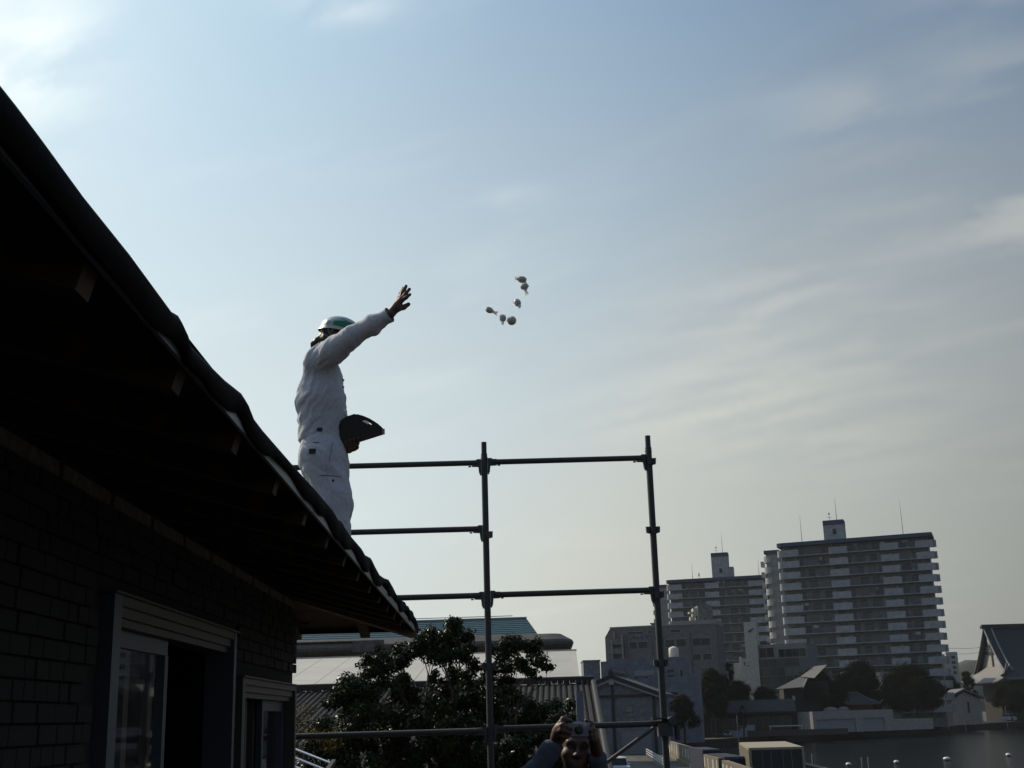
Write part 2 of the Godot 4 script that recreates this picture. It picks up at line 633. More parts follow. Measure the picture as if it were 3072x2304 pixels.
func _ready() -> void:
	set_stage()
	ground()
	house()
	scaffold()
	near_roofs()
	offices()
	towers()
	harbour_side()
	street()
	big_tree()
	far_trees()
	thrower()
	photographer()
const WALL := -1.176     # outer face of the siding, house x
const SLOPE := 0.29
const EAVE := -0.47
const END := 8.12        # far eave, along the wall


func house() -> void:
	var base := Vector3(-4.2, 0, -3.0)
	var o := thing("new_house", "new dark house close by, brick siding, hipped felt roof on open rafters, sliding doors open", "house", HB * base, HOUSE_TURN)
	var off := -base
	var d := func(x: float, h: float, t: float) -> Vector3: return Vector3(x, EYE + h, -t)
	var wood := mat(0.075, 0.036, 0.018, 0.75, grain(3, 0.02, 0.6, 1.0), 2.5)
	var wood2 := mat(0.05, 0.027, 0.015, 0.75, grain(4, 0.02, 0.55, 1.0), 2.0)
	var pale := mat(0.2, 0.17, 0.14, 0.8, grain(5, 0.03, 0.7, 1.0), 3.0)
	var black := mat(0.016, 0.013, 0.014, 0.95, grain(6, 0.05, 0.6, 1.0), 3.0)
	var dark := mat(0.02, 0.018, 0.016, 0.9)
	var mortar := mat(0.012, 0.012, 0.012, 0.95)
	var tone := []
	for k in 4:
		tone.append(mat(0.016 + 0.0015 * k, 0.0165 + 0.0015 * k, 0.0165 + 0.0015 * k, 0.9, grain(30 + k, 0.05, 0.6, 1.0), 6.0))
	var alu := mat(0.06, 0.075, 0.105, 0.42, null, 1.0, 0.3)
	var alu2 := mat(0.06, 0.058, 0.06, 0.5, null, 1.0, 0.2)
	var pane := glass(0.3, 0.32, 0.33, 0.05)

	# walls: the long one with two openings, a far end, the rest closed
	var w1 := [3.84, 5.73, -1.62, 0.405]
	var w2 := [5.9, 7.54, -0.75, 0.216]
	var wall := MB.new()
	var x0 := WALL - 0.16
	var x1 := WALL - 0.012
	var far := 7.64
	wall.span(d.call(x0, -5.1, -4.0), d.call(x1, 0.75, w1[0]))
	wall.span(d.call(x0, w1[3], w1[0]), d.call(x1, 0.75, w1[1]))
	wall.span(d.call(x0, -5.1, w1[0]), d.call(x1, w1[2], w1[1]))
	wall.span(d.call(x0, -5.1, w1[1]), d.call(x1, 0.75, w2[0]))
	wall.span(d.call(x0, w2[3], w2[0]), d.call(x1, 0.75, w2[1]))
	wall.span(d.call(x0, -5.1, w2[0]), d.call(x1, w2[2], w2[1]))
	wall.span(d.call(x0, -5.1, w2[1]), d.call(x1, 0.75, far))
	wall.span(d.call(-7.2, -5.1, far - 0.16), d.call(x0 - 0.001, 0.75, far))
	wall.span(d.call(-7.2, -5.1, -4.0), d.call(-7.04, 0.75, far - 0.161))
	wall.span(d.call(-7.039, -5.1, -4.0), d.call(x0 - 0.001, 0.75, -3.84))
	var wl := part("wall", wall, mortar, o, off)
	var inside := MB.new()
	inside.span(d.call(-7.03, -1.72, -3.83), d.call(x0 - 0.002, -1.66, far - 0.162))
	inside.span(d.call(-7.03, 0.76, -3.83), d.call(x0 - 0.002, 0.8, far - 0.162))
	inside.span(d.call(-3.4, -1.65, -3.83), d.call(-3.3, 0.755, far - 0.163))
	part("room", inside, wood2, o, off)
	var boards := MB.new()
	for k in 5:
		boards.span(d.call(-2.4 + 0.1 * k, -1.65, 5.0 + 0.16 * k), d.call(-2.36 + 0.1 * k, 0.45, 5.1 + 0.16 * k))
	part("leaning_boards", boards, wood, o, off)

	# siding bricks, one by one where they can be told apart, the rest joined
	rng.seed = 8
	var shapes := []
	for wd in [0.07, 0.09, 0.11, 0.13]:
		shapes.append(MB.new().bevel(Vector3.ZERO, Vector3(0.018, 0.048, wd), 0.003, Basis()).done())
	var rest := MB.new()
	var laid := []
	for h in range(-30, 14):
		var hh := h * 0.055 - 0.01
		var t := 2.55 - 0.12 * rng.randf()
		while t < far - 0.02:
			var k := rng.randi() % 4
			var wd := 0.07 + 0.02 * k
			if t + wd > far + 0.004:
				k = 0
				wd = 0.07
			var mid := t + wd / 2.0
			var skip := hh > 0.665 or hh > 0.62 and mid > 7.5
			for q in [w1, w2]:
				if mid + wd / 2.0 > q[0] - 0.05 and mid - wd / 2.0 < q[1] + 0.05 and hh > q[2] - 0.05 and hh < q[3] + 0.06:
					skip = true
			if not skip:
				laid.append([mid if hh > -0.1 - 0.1 * (mid - 3.0) else mid + 20.0, d.call(WALL - 0.004 + rng.randf_range(-0.003, 0.004), hh, mid), k, rng.randi() % 4])
			t += wd + 0.006
	laid.sort_custom(func(p: Array, q: Array) -> bool: return p[0] < q[0])
	for i in laid.size():
		var q: Array = laid[i]
		if i < 300:
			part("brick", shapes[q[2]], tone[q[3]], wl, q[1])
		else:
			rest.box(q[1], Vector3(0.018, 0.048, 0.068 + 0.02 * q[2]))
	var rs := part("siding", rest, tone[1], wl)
	rs.set_meta("kind", "stuff")
	var strip := MB.new()
	for k in 5:  # bricks close beside the openings
		strip.span(d.call(WALL - 0.013, -0.4 + 0.16 * k, 5.815), d.call(WALL - 0.002, -0.25 + 0.16 * k, 5.875))
	part("filler_strip", strip, tone[0], wl)

	# the sliding door and the window
	opening(o, off, d, w1, alu, alu2, pane, 3.93, 4.76, [4.31], true)
	opening(o, off, d, w2, alu2, alu, pane, 6.78, 7.46, [], false)

	# rafters, boards over them, pale blocks between them
	var tip := 0.522
	var raf := MB.new()
	var ra: Vector3 = Vector3(-0.49, 0.03, 0)
	var rb := Vector3(-1.9, 0.03 + SLOPE * 1.41, 0)
	raf.bar(ra, rb, 0.05, 0.06)
	var rm := raf.done()
	for i in range(-7, 13):
		part("rafter", rm, wood, o, off + d.call(0, tip, 1.46 + 0.471 * i))
	for i in range(-7, 14):
		var t := 1.46 + 0.471 * i
		var b := MB.new().span(d.call(WALL - 0.03, 0.672, t - 0.45), d.call(WALL + 0.012, 0.712, t - 0.02) if t < 7.63 else d.call(WALL + 0.012, 0.712, 7.62))
		part("frieze_block", b, pale, o, off)
	var rng2 := RandomNumberGenerator.new()
	rng2.seed = 2
	for k in 7:
		var s0 := 0.475 + 0.148 * k
		var top := tip + 0.062 + SLOPE * (s0 - 0.49)
		var b := MB.new()
		var p := PackedVector2Array([Vector2(-s0, top), Vector2(-s0 - 0.144, top + SLOPE * 0.144), Vector2(-s0 - 0.144, top + SLOPE * 0.144 + 0.012), Vector2(-s0, top + 0.012)])
		b.prism(p, -(END - 0.02 - (s0 - 0.47)), 3.0)
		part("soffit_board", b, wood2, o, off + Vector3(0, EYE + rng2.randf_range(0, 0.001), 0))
	for k in 6:  # boards under the far slope
		var s0 := 0.02 + 0.148 * k
		var top := tip + 0.062 + SLOPE * s0
		var b := MB.new()
		var p := PackedVector2Array([Vector2(s0 - END, top), Vector2(s0 + 0.144 - END, top + SLOPE * 0.144), Vector2(s0 + 0.144 - END, top + SLOPE * 0.144 + 0.012), Vector2(s0 - END, top + 0.012)])
		b.prism(p, -7.4, -0.47 - s0 - 0.15, Transform3D(Basis(Vector3(0, 0, 1), Vector3.UP, Vector3(1, 0, 0)), Vector3.ZERO))
		part("soffit_board", b, wood, o, off + Vector3(0, EYE, 0))
	var hip := MB.new()
	hip.bar(d.call(-0.475, 0.548, 8.06), d.call(-1.75, 0.548 + SLOPE * 1.26, 6.83), 0.05, 0.075)
	part("hip_rafter", hip, mat(0.12, 0.065, 0.035, 0.7, grain(3, 0.02, 0.6, 1.0), 2.5), o, off)
	var tail := MB.new()
	tail.bar(Vector3(0, 0.03, -8.18), Vector3(0, 0.03 + SLOPE * 1.0, -7.18), 0.062, 0.075)
	var tm := tail.done()
	for x in [-0.8, -1.245, -1.7, -2.16, -2.6, -3.05]:
		part("rafter", tm, wood, o, off + Vector3(x, EYE + 0.532, 0))
	part("fascia", MB.new().span(d.call(-6.4, 0.556, 8.1), d.call(-0.5, 0.618, 8.128)), dark, o, off)
	part("end_beam", MB.new().span(d.call(-6.9, 0.64, 7.45), d.call(WALL - 0.02, 0.75, 7.62)), wood, o, off)

	# roof skin: sheathing with roofing felt whose edge lies in waves
	var ridge := 0.6 + SLOPE * 3.75
	var rf := MB.new()
	var e := 0.602
	var q1: Vector3 = d.call(EAVE, e, END)
	var q2: Vector3 = d.call(EAVE, e, -4.2)
	var r1: Vector3 = d.call(-4.2, ridge, END - 3.73)
	var r2: Vector3 = d.call(-4.2, ridge, -0.5)
	var q3: Vector3 = d.call(-7.93, e, END)
	var q4: Vector3 = d.call(-7.93, e, -4.2)
	rf.quad(q1, q2, r2, r1)
	rf.tri(q3, q1, r1)
	rf.quad(q4, q3, r1, r2)
	rf.tri(q2, q4, r2)
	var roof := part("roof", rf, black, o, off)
	var prof := [[-3.0, 0.6], [0.9, 0.598], [1.12, 0.6], [1.19, 0.599], [1.33, 0.595], [1.52, 0.597], [1.74, 0.592], [1.78, 0.599], [1.82, 0.591], [1.85, 0.577], [1.97, 0.582], [2.12, 0.591], [2.27, 0.606], [2.31, 0.604], [2.38, 0.588], [2.5, 0.587], [2.94, 0.596], [3.31, 0.607], [3.69, 0.613], [3.82, 0.606], [3.9, 0.615], [3.96, 0.61], [4.15, 0.606], [4.54, 0.612], [4.66, 0.605], [4.9, 0.623], [5.0, 0.615], [5.3, 0.601], [5.53, 0.613], [5.79, 0.634], [5.96, 0.629], [6.28, 0.612], [6.5, 0.628], [6.6, 0.615], [6.92, 0.633], [7.0, 0.622], [7.21, 0.636], [7.3, 0.625], [7.6, 0.64], [7.7, 0.622], [7.88, 0.625], [8.1, 0.606], [8.16, 0.59]]
	var felt := MB.new()
	var wob := FastNoiseLite.new()
	wob.seed = 4
	wob.frequency = 1.4
	var cut := []
	for i in prof.size() - 1:
		var a: Array = prof[i]
		var b: Array = prof[i + 1]
		var n := maxi(1, int((b[0] - a[0]) / 0.07))
		for k in n:
			cut.append([lerpf(a[0], b[0], float(k) / n), lerpf(a[1], b[1], float(k) / n)])
	cut.append(prof[-1])
	var lip := []
	for c in cut:
		var drop: float = 0.02 + 0.04 * clampf(0.5 + 1.3 * wob.get_noise_1d(c[0]), 0.0, 1.0)
		if c[0] < 1.7:
			drop = 0.046
		lip.append([d.call(-0.72, 0.688 + maxf(0.0, c[1] - 0.602), c[0]), d.call(-0.5, c[1] + 0.014, c[0]), d.call(-0.46, c[1] + 0.004, c[0]), d.call(-0.453, c[1] - 0.008, c[0]), d.call(-0.459 - 0.004 * sin(c[0] * 9.0), c[1] - drop, c[0]), d.call(-0.468, c[1] - drop + 0.002, c[0])])
	felt.smooth(3)
	for i in lip.size() - 1:
		for k in 5:
			felt.quad(lip[i][k], lip[i][k + 1], lip[i + 1][k + 1], lip[i + 1][k])
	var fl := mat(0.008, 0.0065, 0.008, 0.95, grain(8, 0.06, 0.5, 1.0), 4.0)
	fl.metallic_specular = 0.25
	part("roofing_felt", felt, fl, roof)
	var end_felt := MB.new()
	end_felt.smooth(3)
	for k in 24:
		var xa := -0.46 - 0.14 * k
		var xb := xa - 0.14
		var la := 0.6 + 0.012 * sin(k * 2.1)
		var lb := 0.6 + 0.012 * sin(k * 2.1 + 2.1)
		end_felt.quad(d.call(xa, la, 8.15), d.call(xb, lb, 8.15), d.call(xb, lb + 0.03, 7.98), d.call(xa, la + 0.03, 7.98))
		end_felt.quad(d.call(xa, la, 8.15), d.call(xb, lb, 8.15), d.call(xb, 0.57, 8.155), d.call(xa, 0.57, 8.155))
	part("roofing_felt", end_felt, fl, roof)
	var metal := mat(0.11, 0.13, 0.155, 0.5, null, 1.0, 0.3)
	part("drip_edge", MB.new().span(d.call(-0.475, 0.551, -3.0), d.call(-0.468, 0.584, 8.1)), metal, roof)

	# the walkway along the wall that people stand on
	var deck := MB.new()
	for k in 11:
		deck.span(Vector3(WALL + 0.03 + 0.25 * k, EYE - 1.75, -8.95), Vector3(WALL + 0.27 + 0.25 * k, EYE - 1.7, 3.0))
	for z in [-8.6, -4.5, -0.5, 2.6]:
		for x in [-0.9, 1.4]:
			deck.span(Vector3(x - 0.05, 0, z - 0.05), Vector3(x + 0.05, EYE - 1.752, z + 0.05))
	var dk := struct("deck", deck, mat(0.07, 0.055, 0.04, 0.85, grain(9, 0.03, 0.6, 1.0), 1.5), "plank walkway on posts along the side of the new house")
	dk.rotation_degrees.y = HOUSE_TURN


func opening(o: Node3D, off: Vector3, d: Callable, q: Array, frame_m: Material, sash_m: Material, pane: Material, s0: float, s1: float, mull: Array, tall: bool) -> void:
	var fx := WALL + 0.03
	var f := MB.new()
	var jam := 0.085 if tall else 0.07
	f.span(d.call(WALL - 0.1, q[2], q[0]), d.call(fx, q[3], q[0] + jam))
	f.span(d.call(WALL - 0.1, q[2], q[1] - 0.05), d.call(fx, q[3], q[1]))
	f.span(d.call(WALL - 0.1, q[2], q[0] + jam), d.call(fx, q[2] + 0.05, q[1] - 0.05))
	var name := "sliding_door" if tall else "window"
	var fr := part(name, f, frame_m, o, off)
	var head := MB.new()
	head.span(d.call(WALL - 0.1, q[3] - 0.03, q[0] + jam), d.call(fx - 0.002, q[3], q[1] - 0.05))
	head.span(d.call(WALL - 0.1, q[3] - 0.062, q[0] + jam), d.call(fx - 0.016, q[3] - 0.031, q[1] - 0.05))
	head.span(d.call(WALL - 0.1, q[3] - 0.088, q[0] + jam), d.call(fx - 0.03, q[3] - 0.063, q[1] - 0.05))
	head.span(d.call(WALL - 0.02, q[3] + 0.001, q[0] - 0.02), d.call(fx + 0.012, q[3] + 0.008, q[1] + 0.02))
	part("head_frame", head, mat(0.055, 0.049, 0.045, 0.5), fr)
	var top: float = q[3] - 0.09
	var sash := MB.new()
	var xs := WALL - 0.035
	sash.span(d.call(xs - 0.03, top - 0.055, s0), d.call(xs, top, s1))
	sash.span(d.call(xs - 0.03, q[2] + 0.051, s0), d.call(xs, q[2] + 0.12, s1))
	sash.span(d.call(xs - 0.03, q[2] + 0.12, s0), d.call(xs, top - 0.055, s0 + 0.045))
	sash.span(d.call(xs - 0.03, q[2] + 0.12, s1 - 0.045), d.call(xs + 0.003, top - 0.055, s1))
	var sh := part("sash", sash, sash_m if not tall else frame_m, fr)
	var gl := MB.new()
	gl.quad(d.call(xs - 0.015, top - 0.056, s1 - 0.046), d.call(xs - 0.015, top - 0.056, s0 + 0.046), d.call(xs - 0.015, q[2] + 0.12, s0 + 0.046), d.call(xs - 0.015, q[2] + 0.12, s1 - 0.046))
	part("pane", gl, pane, sh)
	for t in mull:
		part("mullion", MB.new().span(d.call(xs - 0.05, q[2] + 0.12, t - 0.03), d.call(xs - 0.02, top - 0.056, t + 0.03)), mat(0.02, 0.02, 0.02, 0.6), sh)
	var rear := MB.new()
	rear.span(d.call(xs - 0.075, q[2] + 0.051, s1 - 0.06) if tall else d.call(xs - 0.075, q[2] + 0.051, s0 - 0.02), d.call(xs - 0.045, top, s1 - 0.02) if tall else d.call(xs - 0.045, top, s0 + 0.03))
	if not tall:
		for k in 3:
			rear.span(d.call(xs - 0.07 - 0.03 * k, q[2] + 0.06, s0 - 0.2 - 0.12 * k), d.call(xs - 0.05 - 0.03 * k, top, s0 - 0.16 - 0.12 * k))
	part("rear_sash", rear, mat(0.05, 0.045, 0.042, 0.6), fr)


func scaffold() -> void:
	var o := thing("scaffold", "dark steel pipe scaffold of three posts with rails and wedge brackets past the house corner", "scaffold", HB * Vector3(0, 0, -9.1), HOUSE_TURN)
	var m := mat(0.085, 0.085, 0.088, 0.6, grain(12, 0.04, 0.55, 1.0), 8.0, 0.35)
	var br := mat(0.06, 0.06, 0.06, 0.65, null, 1.0, 0.2)
	for x in [-1.8, 0.0, 1.247]:
		var p := MB.new()
		var top: float = EYE + (2.02 if x < 1.0 else 2.04)
		p.tube([Vector3(x, 0.02, 0), Vector3(x, top - 0.09, 0)], [0.0243], 14)
		p.tube([Vector3(x, top - 0.09, 0), Vector3(x, top, 0)], [0.0205], 14)
		p.box(Vector3(x, 0.01, 0), Vector3(0.15, 0.02, 0.15))
		var post := part("post", p, m, o)
		part("pin", MB.new().tube([Vector3(x - 0.027, top - 0.12, 0), Vector3(x + 0.027, top - 0.12, 0)], [0.004], 6), br, post)
	var rails := [[-1.8, 0.0, 1.858], [0.0, 1.247, 1.865], [-1.8, 0.0, 1.357], [-1.8, 0.0, 0.866], [0.0, 1.247, 0.872], [-1.8, 0.0, -0.09], [0.0, 1.36, -0.075]]
	for r in rails:
		var y: float = EYE + r[2]
		var rail := part("rail", MB.new().tube([Vector3(r[0] + 0.05, y, 0.002), Vector3(r[1] - 0.05, y + 0.004, 0.002)], [0.0213], 12), m, o)
		for e in [[r[0], 1.0], [r[1], -1.0]]:
			if e[0] > 1.3:
				continue
			var x: float = e[0] + 0.024 * e[1]
			var w := MB.new()
			var s: float = e[1]
			w.prism(PackedVector2Array([Vector2(x, y + 0.03), Vector2(x + 0.03 * s, y + 0.03), Vector2(x + 0.04 * s, y + 0.022), Vector2(x + 0.07 * s, y + 0.022), Vector2(x + 0.07 * s, y - 0.024), Vector2(x + 0.022 * s, y - 0.026), Vector2(x + 0.017 * s, y - 0.075), Vector2(x + 0.012 * s, y - 0.076), Vector2(x + 0.012 * s, y - 0.09), Vector2(x, y - 0.09)]), -0.016, 0.016)
			part("wedge_bracket", w, br, rail)
		for x in [r[0] + 0.11, r[1] - 0.11]:
			part("catch", MB.new().box(Vector3(x, y - 0.024, 0), Vector3(0.02, 0.008, 0.02)), br, rail)
	for c in [[0.0, 1.315, true], [1.247, 1.84, true], [1.247, 1.32, false], [1.247, 0.84, true], [0.0, 0.36, false], [1.247, 0.35, false], [0.0, -0.6, false], [1.247, -0.6, false]]:
		var x: float = c[0]
		var y: float = EYE + c[1]
		var w := MB.new()
		for s in ([1.0] if c[2] else [1.0, -1.0]):
			w.prism(PackedVector2Array([Vector2(x + 0.024 * s, y + 0.024), Vector2(x + 0.052 * s, y + 0.024), Vector2(x + 0.05 * s, y - 0.018), Vector2(x + 0.024 * s, y - 0.026)]), -0.018, 0.018)
		w.box(Vector3(x, y, 0.027), Vector3(0.036, 0.05, 0.012))
		part("socket", w, br, o)
	var by := EYE
	part("brace", MB.new().tube([Vector3(1.16, by - 0.1, 0.05), Vector3(0.35, by - 0.63, 0.05)], [0.014], 8), br, o)
	var cl := MB.new()
	cl.tube([Vector3(1.3, by - 0.055, -0.05), Vector3(1.3, by - 0.055, 0.075)], [0.03], 12)
	cl.box(Vector3(1.247, by - 0.115, 0.015), Vector3(0.1, 0.09, 0.09))
	cl.box(Vector3(1.21, by - 0.035, 0.03), Vector3(0.11, 0.012, 0.05))
	cl.tube([Vector3(1.335, by - 0.09, 0.02), Vector3(1.335, by - 0.19, 0.02)], [0.022], 8)
	part("coupler", cl, br, o)
	part("short_post", MB.new().box(Vector3(0.645, by + 0.06, 0.04), Vector3(0.05, 0.22, 0.02)), mat(0.16, 0.18, 0.22, 0.5), o)
	part("strap", MB.new().bar(Vector3(1.285, by - 0.12, 0.05), Vector3(1.262, by - 0.23, 0.055), 0.012, 0.004), mat(0.5, 0.45, 0.38, 0.7), o)
func bone(a: Vector3, ra: float, b: Vector3, rb: float) -> Array:
	return [a, ra, b, rb]


func thrower() -> void:
	var turn := HB
	var at := HB * Vector3(-0.95, EYE + 0.72, -7.4)
	var o := thing("person", "worker in white overalls and helmet standing on the roof with one arm flung out", "person", at, HOUSE_TURN)
	var skin := mat(0.09, 0.048, 0.034, 0.6)
	skin.subsurf_scatter_enabled = true
	skin.subsurf_scatter_strength = 0.05
	var cloth := mat(0.58, 0.6, 0.66, 0.9, grain(21, 0.03, 0.86, 1.0), 5.0)
	cloth.normal_enabled = true
	cloth.normal_texture = bumps(22, 0.09, 3.0)
	cloth.normal_scale = 0.2
	var dark := mat(0.012, 0.01, 0.009, 0.7)
	# joints: x forward, z towards the photographer (his right)
	var nb := Vector3(-0.03, 1.5, 0.0)
	var sr := Vector3(-0.045, 1.418, 0.165)
	var er := Vector3(0.165, 1.507, 0.35)
	var wr := Vector3(0.418, 1.612, 0.47)
	var sl := Vector3(-0.03, 1.41, -0.17)
	var el := Vector3(-0.02, 1.15, -0.235)
	var wl := Vector3(0.1, 0.935, -0.1)

	var body := Blob.new()
	body.add([
		bone(Vector3(-0.04, 0.9, 0.06), 0.1, Vector3(-0.05, 1.32, 0.07), 0.11), bone(Vector3(-0.04, 0.9, -0.06), 0.1, Vector3(-0.05, 1.32, -0.07), 0.11),
		bone(nb, 0.055, Vector3(0.015, 1.6, 0.0), 0.052), bone(sr, 0.06, er, 0.042), bone(er, 0.042, wr, 0.028), bone(sl, 0.06, el, 0.042), bone(el, 0.042, wl, 0.028),
		bone(Vector3(-0.02, 0.86, 0.09), 0.085, Vector3(0.05, 0.44, 0.09), 0.055), bone(Vector3(0.05, 0.44, 0.09), 0.055, Vector3(0.0, 0.06, 0.1), 0.04),
		bone(Vector3(-0.02, 0.86, -0.09), 0.085, Vector3(0.03, 0.44, -0.1), 0.055), bone(Vector3(0.03, 0.44, -0.1), 0.055, Vector3(-0.02, 0.06, -0.11), 0.04),
	], 0.016, 0.015)
	# head: skull, cheeks, jaw, nose, ear; bowed and turned a little towards the lens
	var hb := Basis(Vector3.UP, deg_to_rad(-14.0)) * Basis(Vector3(0, 0, 1), deg_to_rad(-16.0))
	var hc := Vector3(0.046, 1.641, 0.0)
	var hd := func(x: float, y: float, z: float) -> Vector3: return hc + hb * Vector3(x, y, z)
	body.add([
		bone(hd.call(-0.02, 0.025, 0), 0.082, hd.call(0.02, 0.025, 0), 0.078), bone(hd.call(0.035, -0.03, 0.025), 0.05, hd.call(0.045, -0.075, 0.012), 0.035), bone(hd.call(0.035, -0.03, -0.025), 0.05, hd.call(0.045, -0.075, -0.012), 0.035),
		bone(hd.call(0.06, -0.085, 0), 0.026, hd.call(0.05, -0.06, 0), 0.03), bone(hd.call(0.088, 0.0, 0), 0.009, hd.call(0.105, -0.035, 0), 0.014), bone(hd.call(0.085, -0.06, -0.012), 0.008, hd.call(0.085, -0.06, 0.012), 0.008),
		bone(hd.call(0.075, 0.015, -0.035), 0.012, hd.call(0.075, 0.015, 0.035), 0.012), bone(hd.call(-0.005, 0.015, 0.083), 0.014, hd.call(-0.012, -0.025, 0.08), 0.01), bone(hd.call(-0.005, 0.015, -0.083), 0.014, hd.call(-0.012, -0.025, -0.08), 0.01),
		bone(hd.call(-0.02, -0.06, 0), 0.055, Vector3(-0.02, 1.52, 0), 0.056),
	], 0.006, 0.008)
	# right hand, open after the throw
	body.add([
		bone(wr - Vector3(0.02, 0.015, 0.01), 0.029, Vector3(0.447, 1.652, 0.468), 0.026), bone(Vector3(0.447, 1.652, 0.468), 0.024, Vector3(0.463, 1.708, 0.452), 0.017), bone(Vector3(0.449, 1.652, 0.47), 0.024, Vector3(0.477, 1.7, 0.474), 0.017),
		bone(Vector3(0.463, 1.708, 0.445), 0.0135, Vector3(0.473, 1.75, 0.438), 0.0118), bone(Vector3(0.473, 1.75, 0.438), 0.0118, Vector3(0.488, 1.786, 0.43), 0.0102),
		bone(Vector3(0.474, 1.712, 0.457), 0.0135, Vector3(0.489, 1.756, 0.456), 0.0118), bone(Vector3(0.489, 1.756, 0.456), 0.0118, Vector3(0.505, 1.79, 0.452), 0.0102),
		bone(Vector3(0.482, 1.702, 0.472), 0.011, Vector3(0.505, 1.735, 0.475), 0.0112), bone(Vector3(0.505, 1.735, 0.475), 0.009, Vector3(0.527, 1.763, 0.474), 0.0098),
		bone(Vector3(0.484, 1.69, 0.484), 0.0125, Vector3(0.508, 1.704, 0.492), 0.0108), bone(Vector3(0.508, 1.704, 0.492), 0.0085, Vector3(0.531, 1.722, 0.495), 0.0094),
		bone(Vector3(0.452, 1.645, 0.455), 0.018, Vector3(0.49, 1.662, 0.44), 0.015), bone(Vector3(0.49, 1.662, 0.44), 0.0148, Vector3(0.518, 1.681, 0.436), 0.0125),
	], 0.0045, 0.004)
	# left hand under the tray, fingers round its lower edge
	body.add([
		bone(wl, 0.026, Vector3(0.12, 0.9, 0.0), 0.027), bone(Vector3(0.105, 0.895, -0.01), 0.018, Vector3(0.115, 0.89, 0.05), 0.016), bone(Vector3(0.15, 0.905, -0.01), 0.018, Vector3(0.17, 0.9, 0.045), 0.016),
		bone(Vector3(0.108, 0.888, 0.05), 0.011, Vector3(0.112, 0.893, 0.1), 0.01), bone(Vector3(0.112, 0.893, 0.1), 0.01, Vector3(0.116, 0.917, 0.128), 0.009),
		bone(Vector3(0.13, 0.89, 0.05), 0.011, Vector3(0.137, 0.893, 0.105), 0.01), bone(Vector3(0.137, 0.893, 0.105), 0.01, Vector3(0.14, 0.925, 0.131), 0.009),
		bone(Vector3(0.152, 0.895, 0.05), 0.011, Vector3(0.161, 0.901, 0.1), 0.01), bone(Vector3(0.161, 0.901, 0.1), 0.01, Vector3(0.164, 0.932, 0.13), 0.009),
		bone(Vector3(0.172, 0.902, 0.045), 0.01, Vector3(0.185, 0.914, 0.095), 0.009), bone(Vector3(0.185, 0.914, 0.095), 0.009, Vector3(0.188, 0.94, 0.128), 0.008),
		bone(Vector3(0.1, 0.9, -0.02), 0.014, Vector3(0.08, 0.93, 0.03), 0.012),
	], 0.0045, 0.004)
	part("body", body, skin, o)

	# clothes
	var n1 := FastNoiseLite.new()
	n1.seed = 3
	n1.frequency = 1.0
	n1.fractal_octaves = 3
	var fold := func(p: Vector3, way: Vector3, fine: float, amp: float) -> float:
		var s := way.cross(Vector3(0, 0, 1)).normalized()
		var u := p.dot(way) * 1.5
		var w := p.dot(s) * fine + 0.35 * n1.get_noise_3d(p.x * 5.0, p.y * 5.0, p.z * 5.0)
		var r := n1.get_noise_3d(u, w, p.z * 5.0)
		return amp * (1.0 - 2.4 * absf(r)) * 0.6
	var shirt_folds := func(p: Vector3) -> float:
		var down := Vector3(-0.55, -0.83, 0).normalized()
		var arm := clampf((p.x + 0.02) * 6.0, 0.0, 1.0) * clampf((p.y - 1.3) * 8.0, 0.0, 1.0)
		var a: float = fold.call(p, down, 9.0, 0.016)
		var b: float = fold.call(p, Vector3(0.5, -0.86, 0).normalized(), 11.0, 0.009)
		return lerpf(a, b, arm) - 0.006 * clampf((1.02 - p.y) * 10.0, 0.0, 1.0)
	var shirt := Blob.new()
	shirt.add([
		bone(Vector3(-0.05, 0.9, 0.055), 0.132, Vector3(-0.055, 1.2, 0.07), 0.14), bone(Vector3(-0.048, 0.9, -0.055), 0.135, Vector3(-0.055, 1.2, -0.07), 0.14),
		bone(Vector3(-0.052, 1.2, 0.07), 0.142, Vector3(-0.043, 1.36, 0.075), 0.118), bone(Vector3(-0.052, 1.2, -0.07), 0.142, Vector3(-0.043, 1.36, -0.075), 0.118),
		bone(Vector3(-0.04, 1.4, 0.12), 0.075, Vector3(-0.04, 1.4, -0.12), 0.075), bone(nb - Vector3(0, 0.05, 0), 0.07, nb + Vector3(0.005, 0.03, 0), 0.062),
		bone(sr, 0.095, sr.lerp(er, 0.5), 0.078), bone(sr.lerp(er, 0.5), 0.078, er, 0.062), bone(er, 0.06, er.lerp(wr, 0.55), 0.053), bone(er.lerp(wr, 0.55), 0.053, wr - Vector3(0.035, 0.016, 0.018), 0.044),
		bone(sl, 0.085, el, 0.065), bone(el, 0.065, wl - Vector3(0.0, -0.03, 0.02), 0.045),
	], 0.0105, 0.018, shirt_folds, [Plane(Vector3(0.05, -1, 0).normalized(), -0.945)])
	var sh := part("shirt", shirt, cloth, o)
	var cuff := MB.new()
	var cd := (wr - er).normalized()
	cuff.tube([wr - cd * 0.06, wr - cd * 0.012], [0.043, 0.048], 16, false)
	part("cuff", cuff, cloth, sh)
	for y in [1.25, 1.29, 1.335]:
		part("button", MB.new().ball(Vector3(0.084, y + 0.0, 0.02), Vector3(0.008, 0.009, 0.01), 8), cloth, sh)
	part("collar", MB.new().tube([nb + Vector3(-0.012, 0.01, 0), nb + Vector3(-0.002, 0.045, 0)], [0.07, 0.064], 18, false), cloth, sh)
	part("pocket", MB.new().box(Vector3(-0.035, 0.983, shirt.front(-0.035, 0.983) + 0.001), Vector3(0.03, 0.02, 0.012)), dark, sh)

	var leg_folds := func(p: Vector3) -> float:
		return fold.call(p, Vector3(0.75, -0.66, 0).normalized(), 8.0, 0.016)
	var tr := Blob.new()
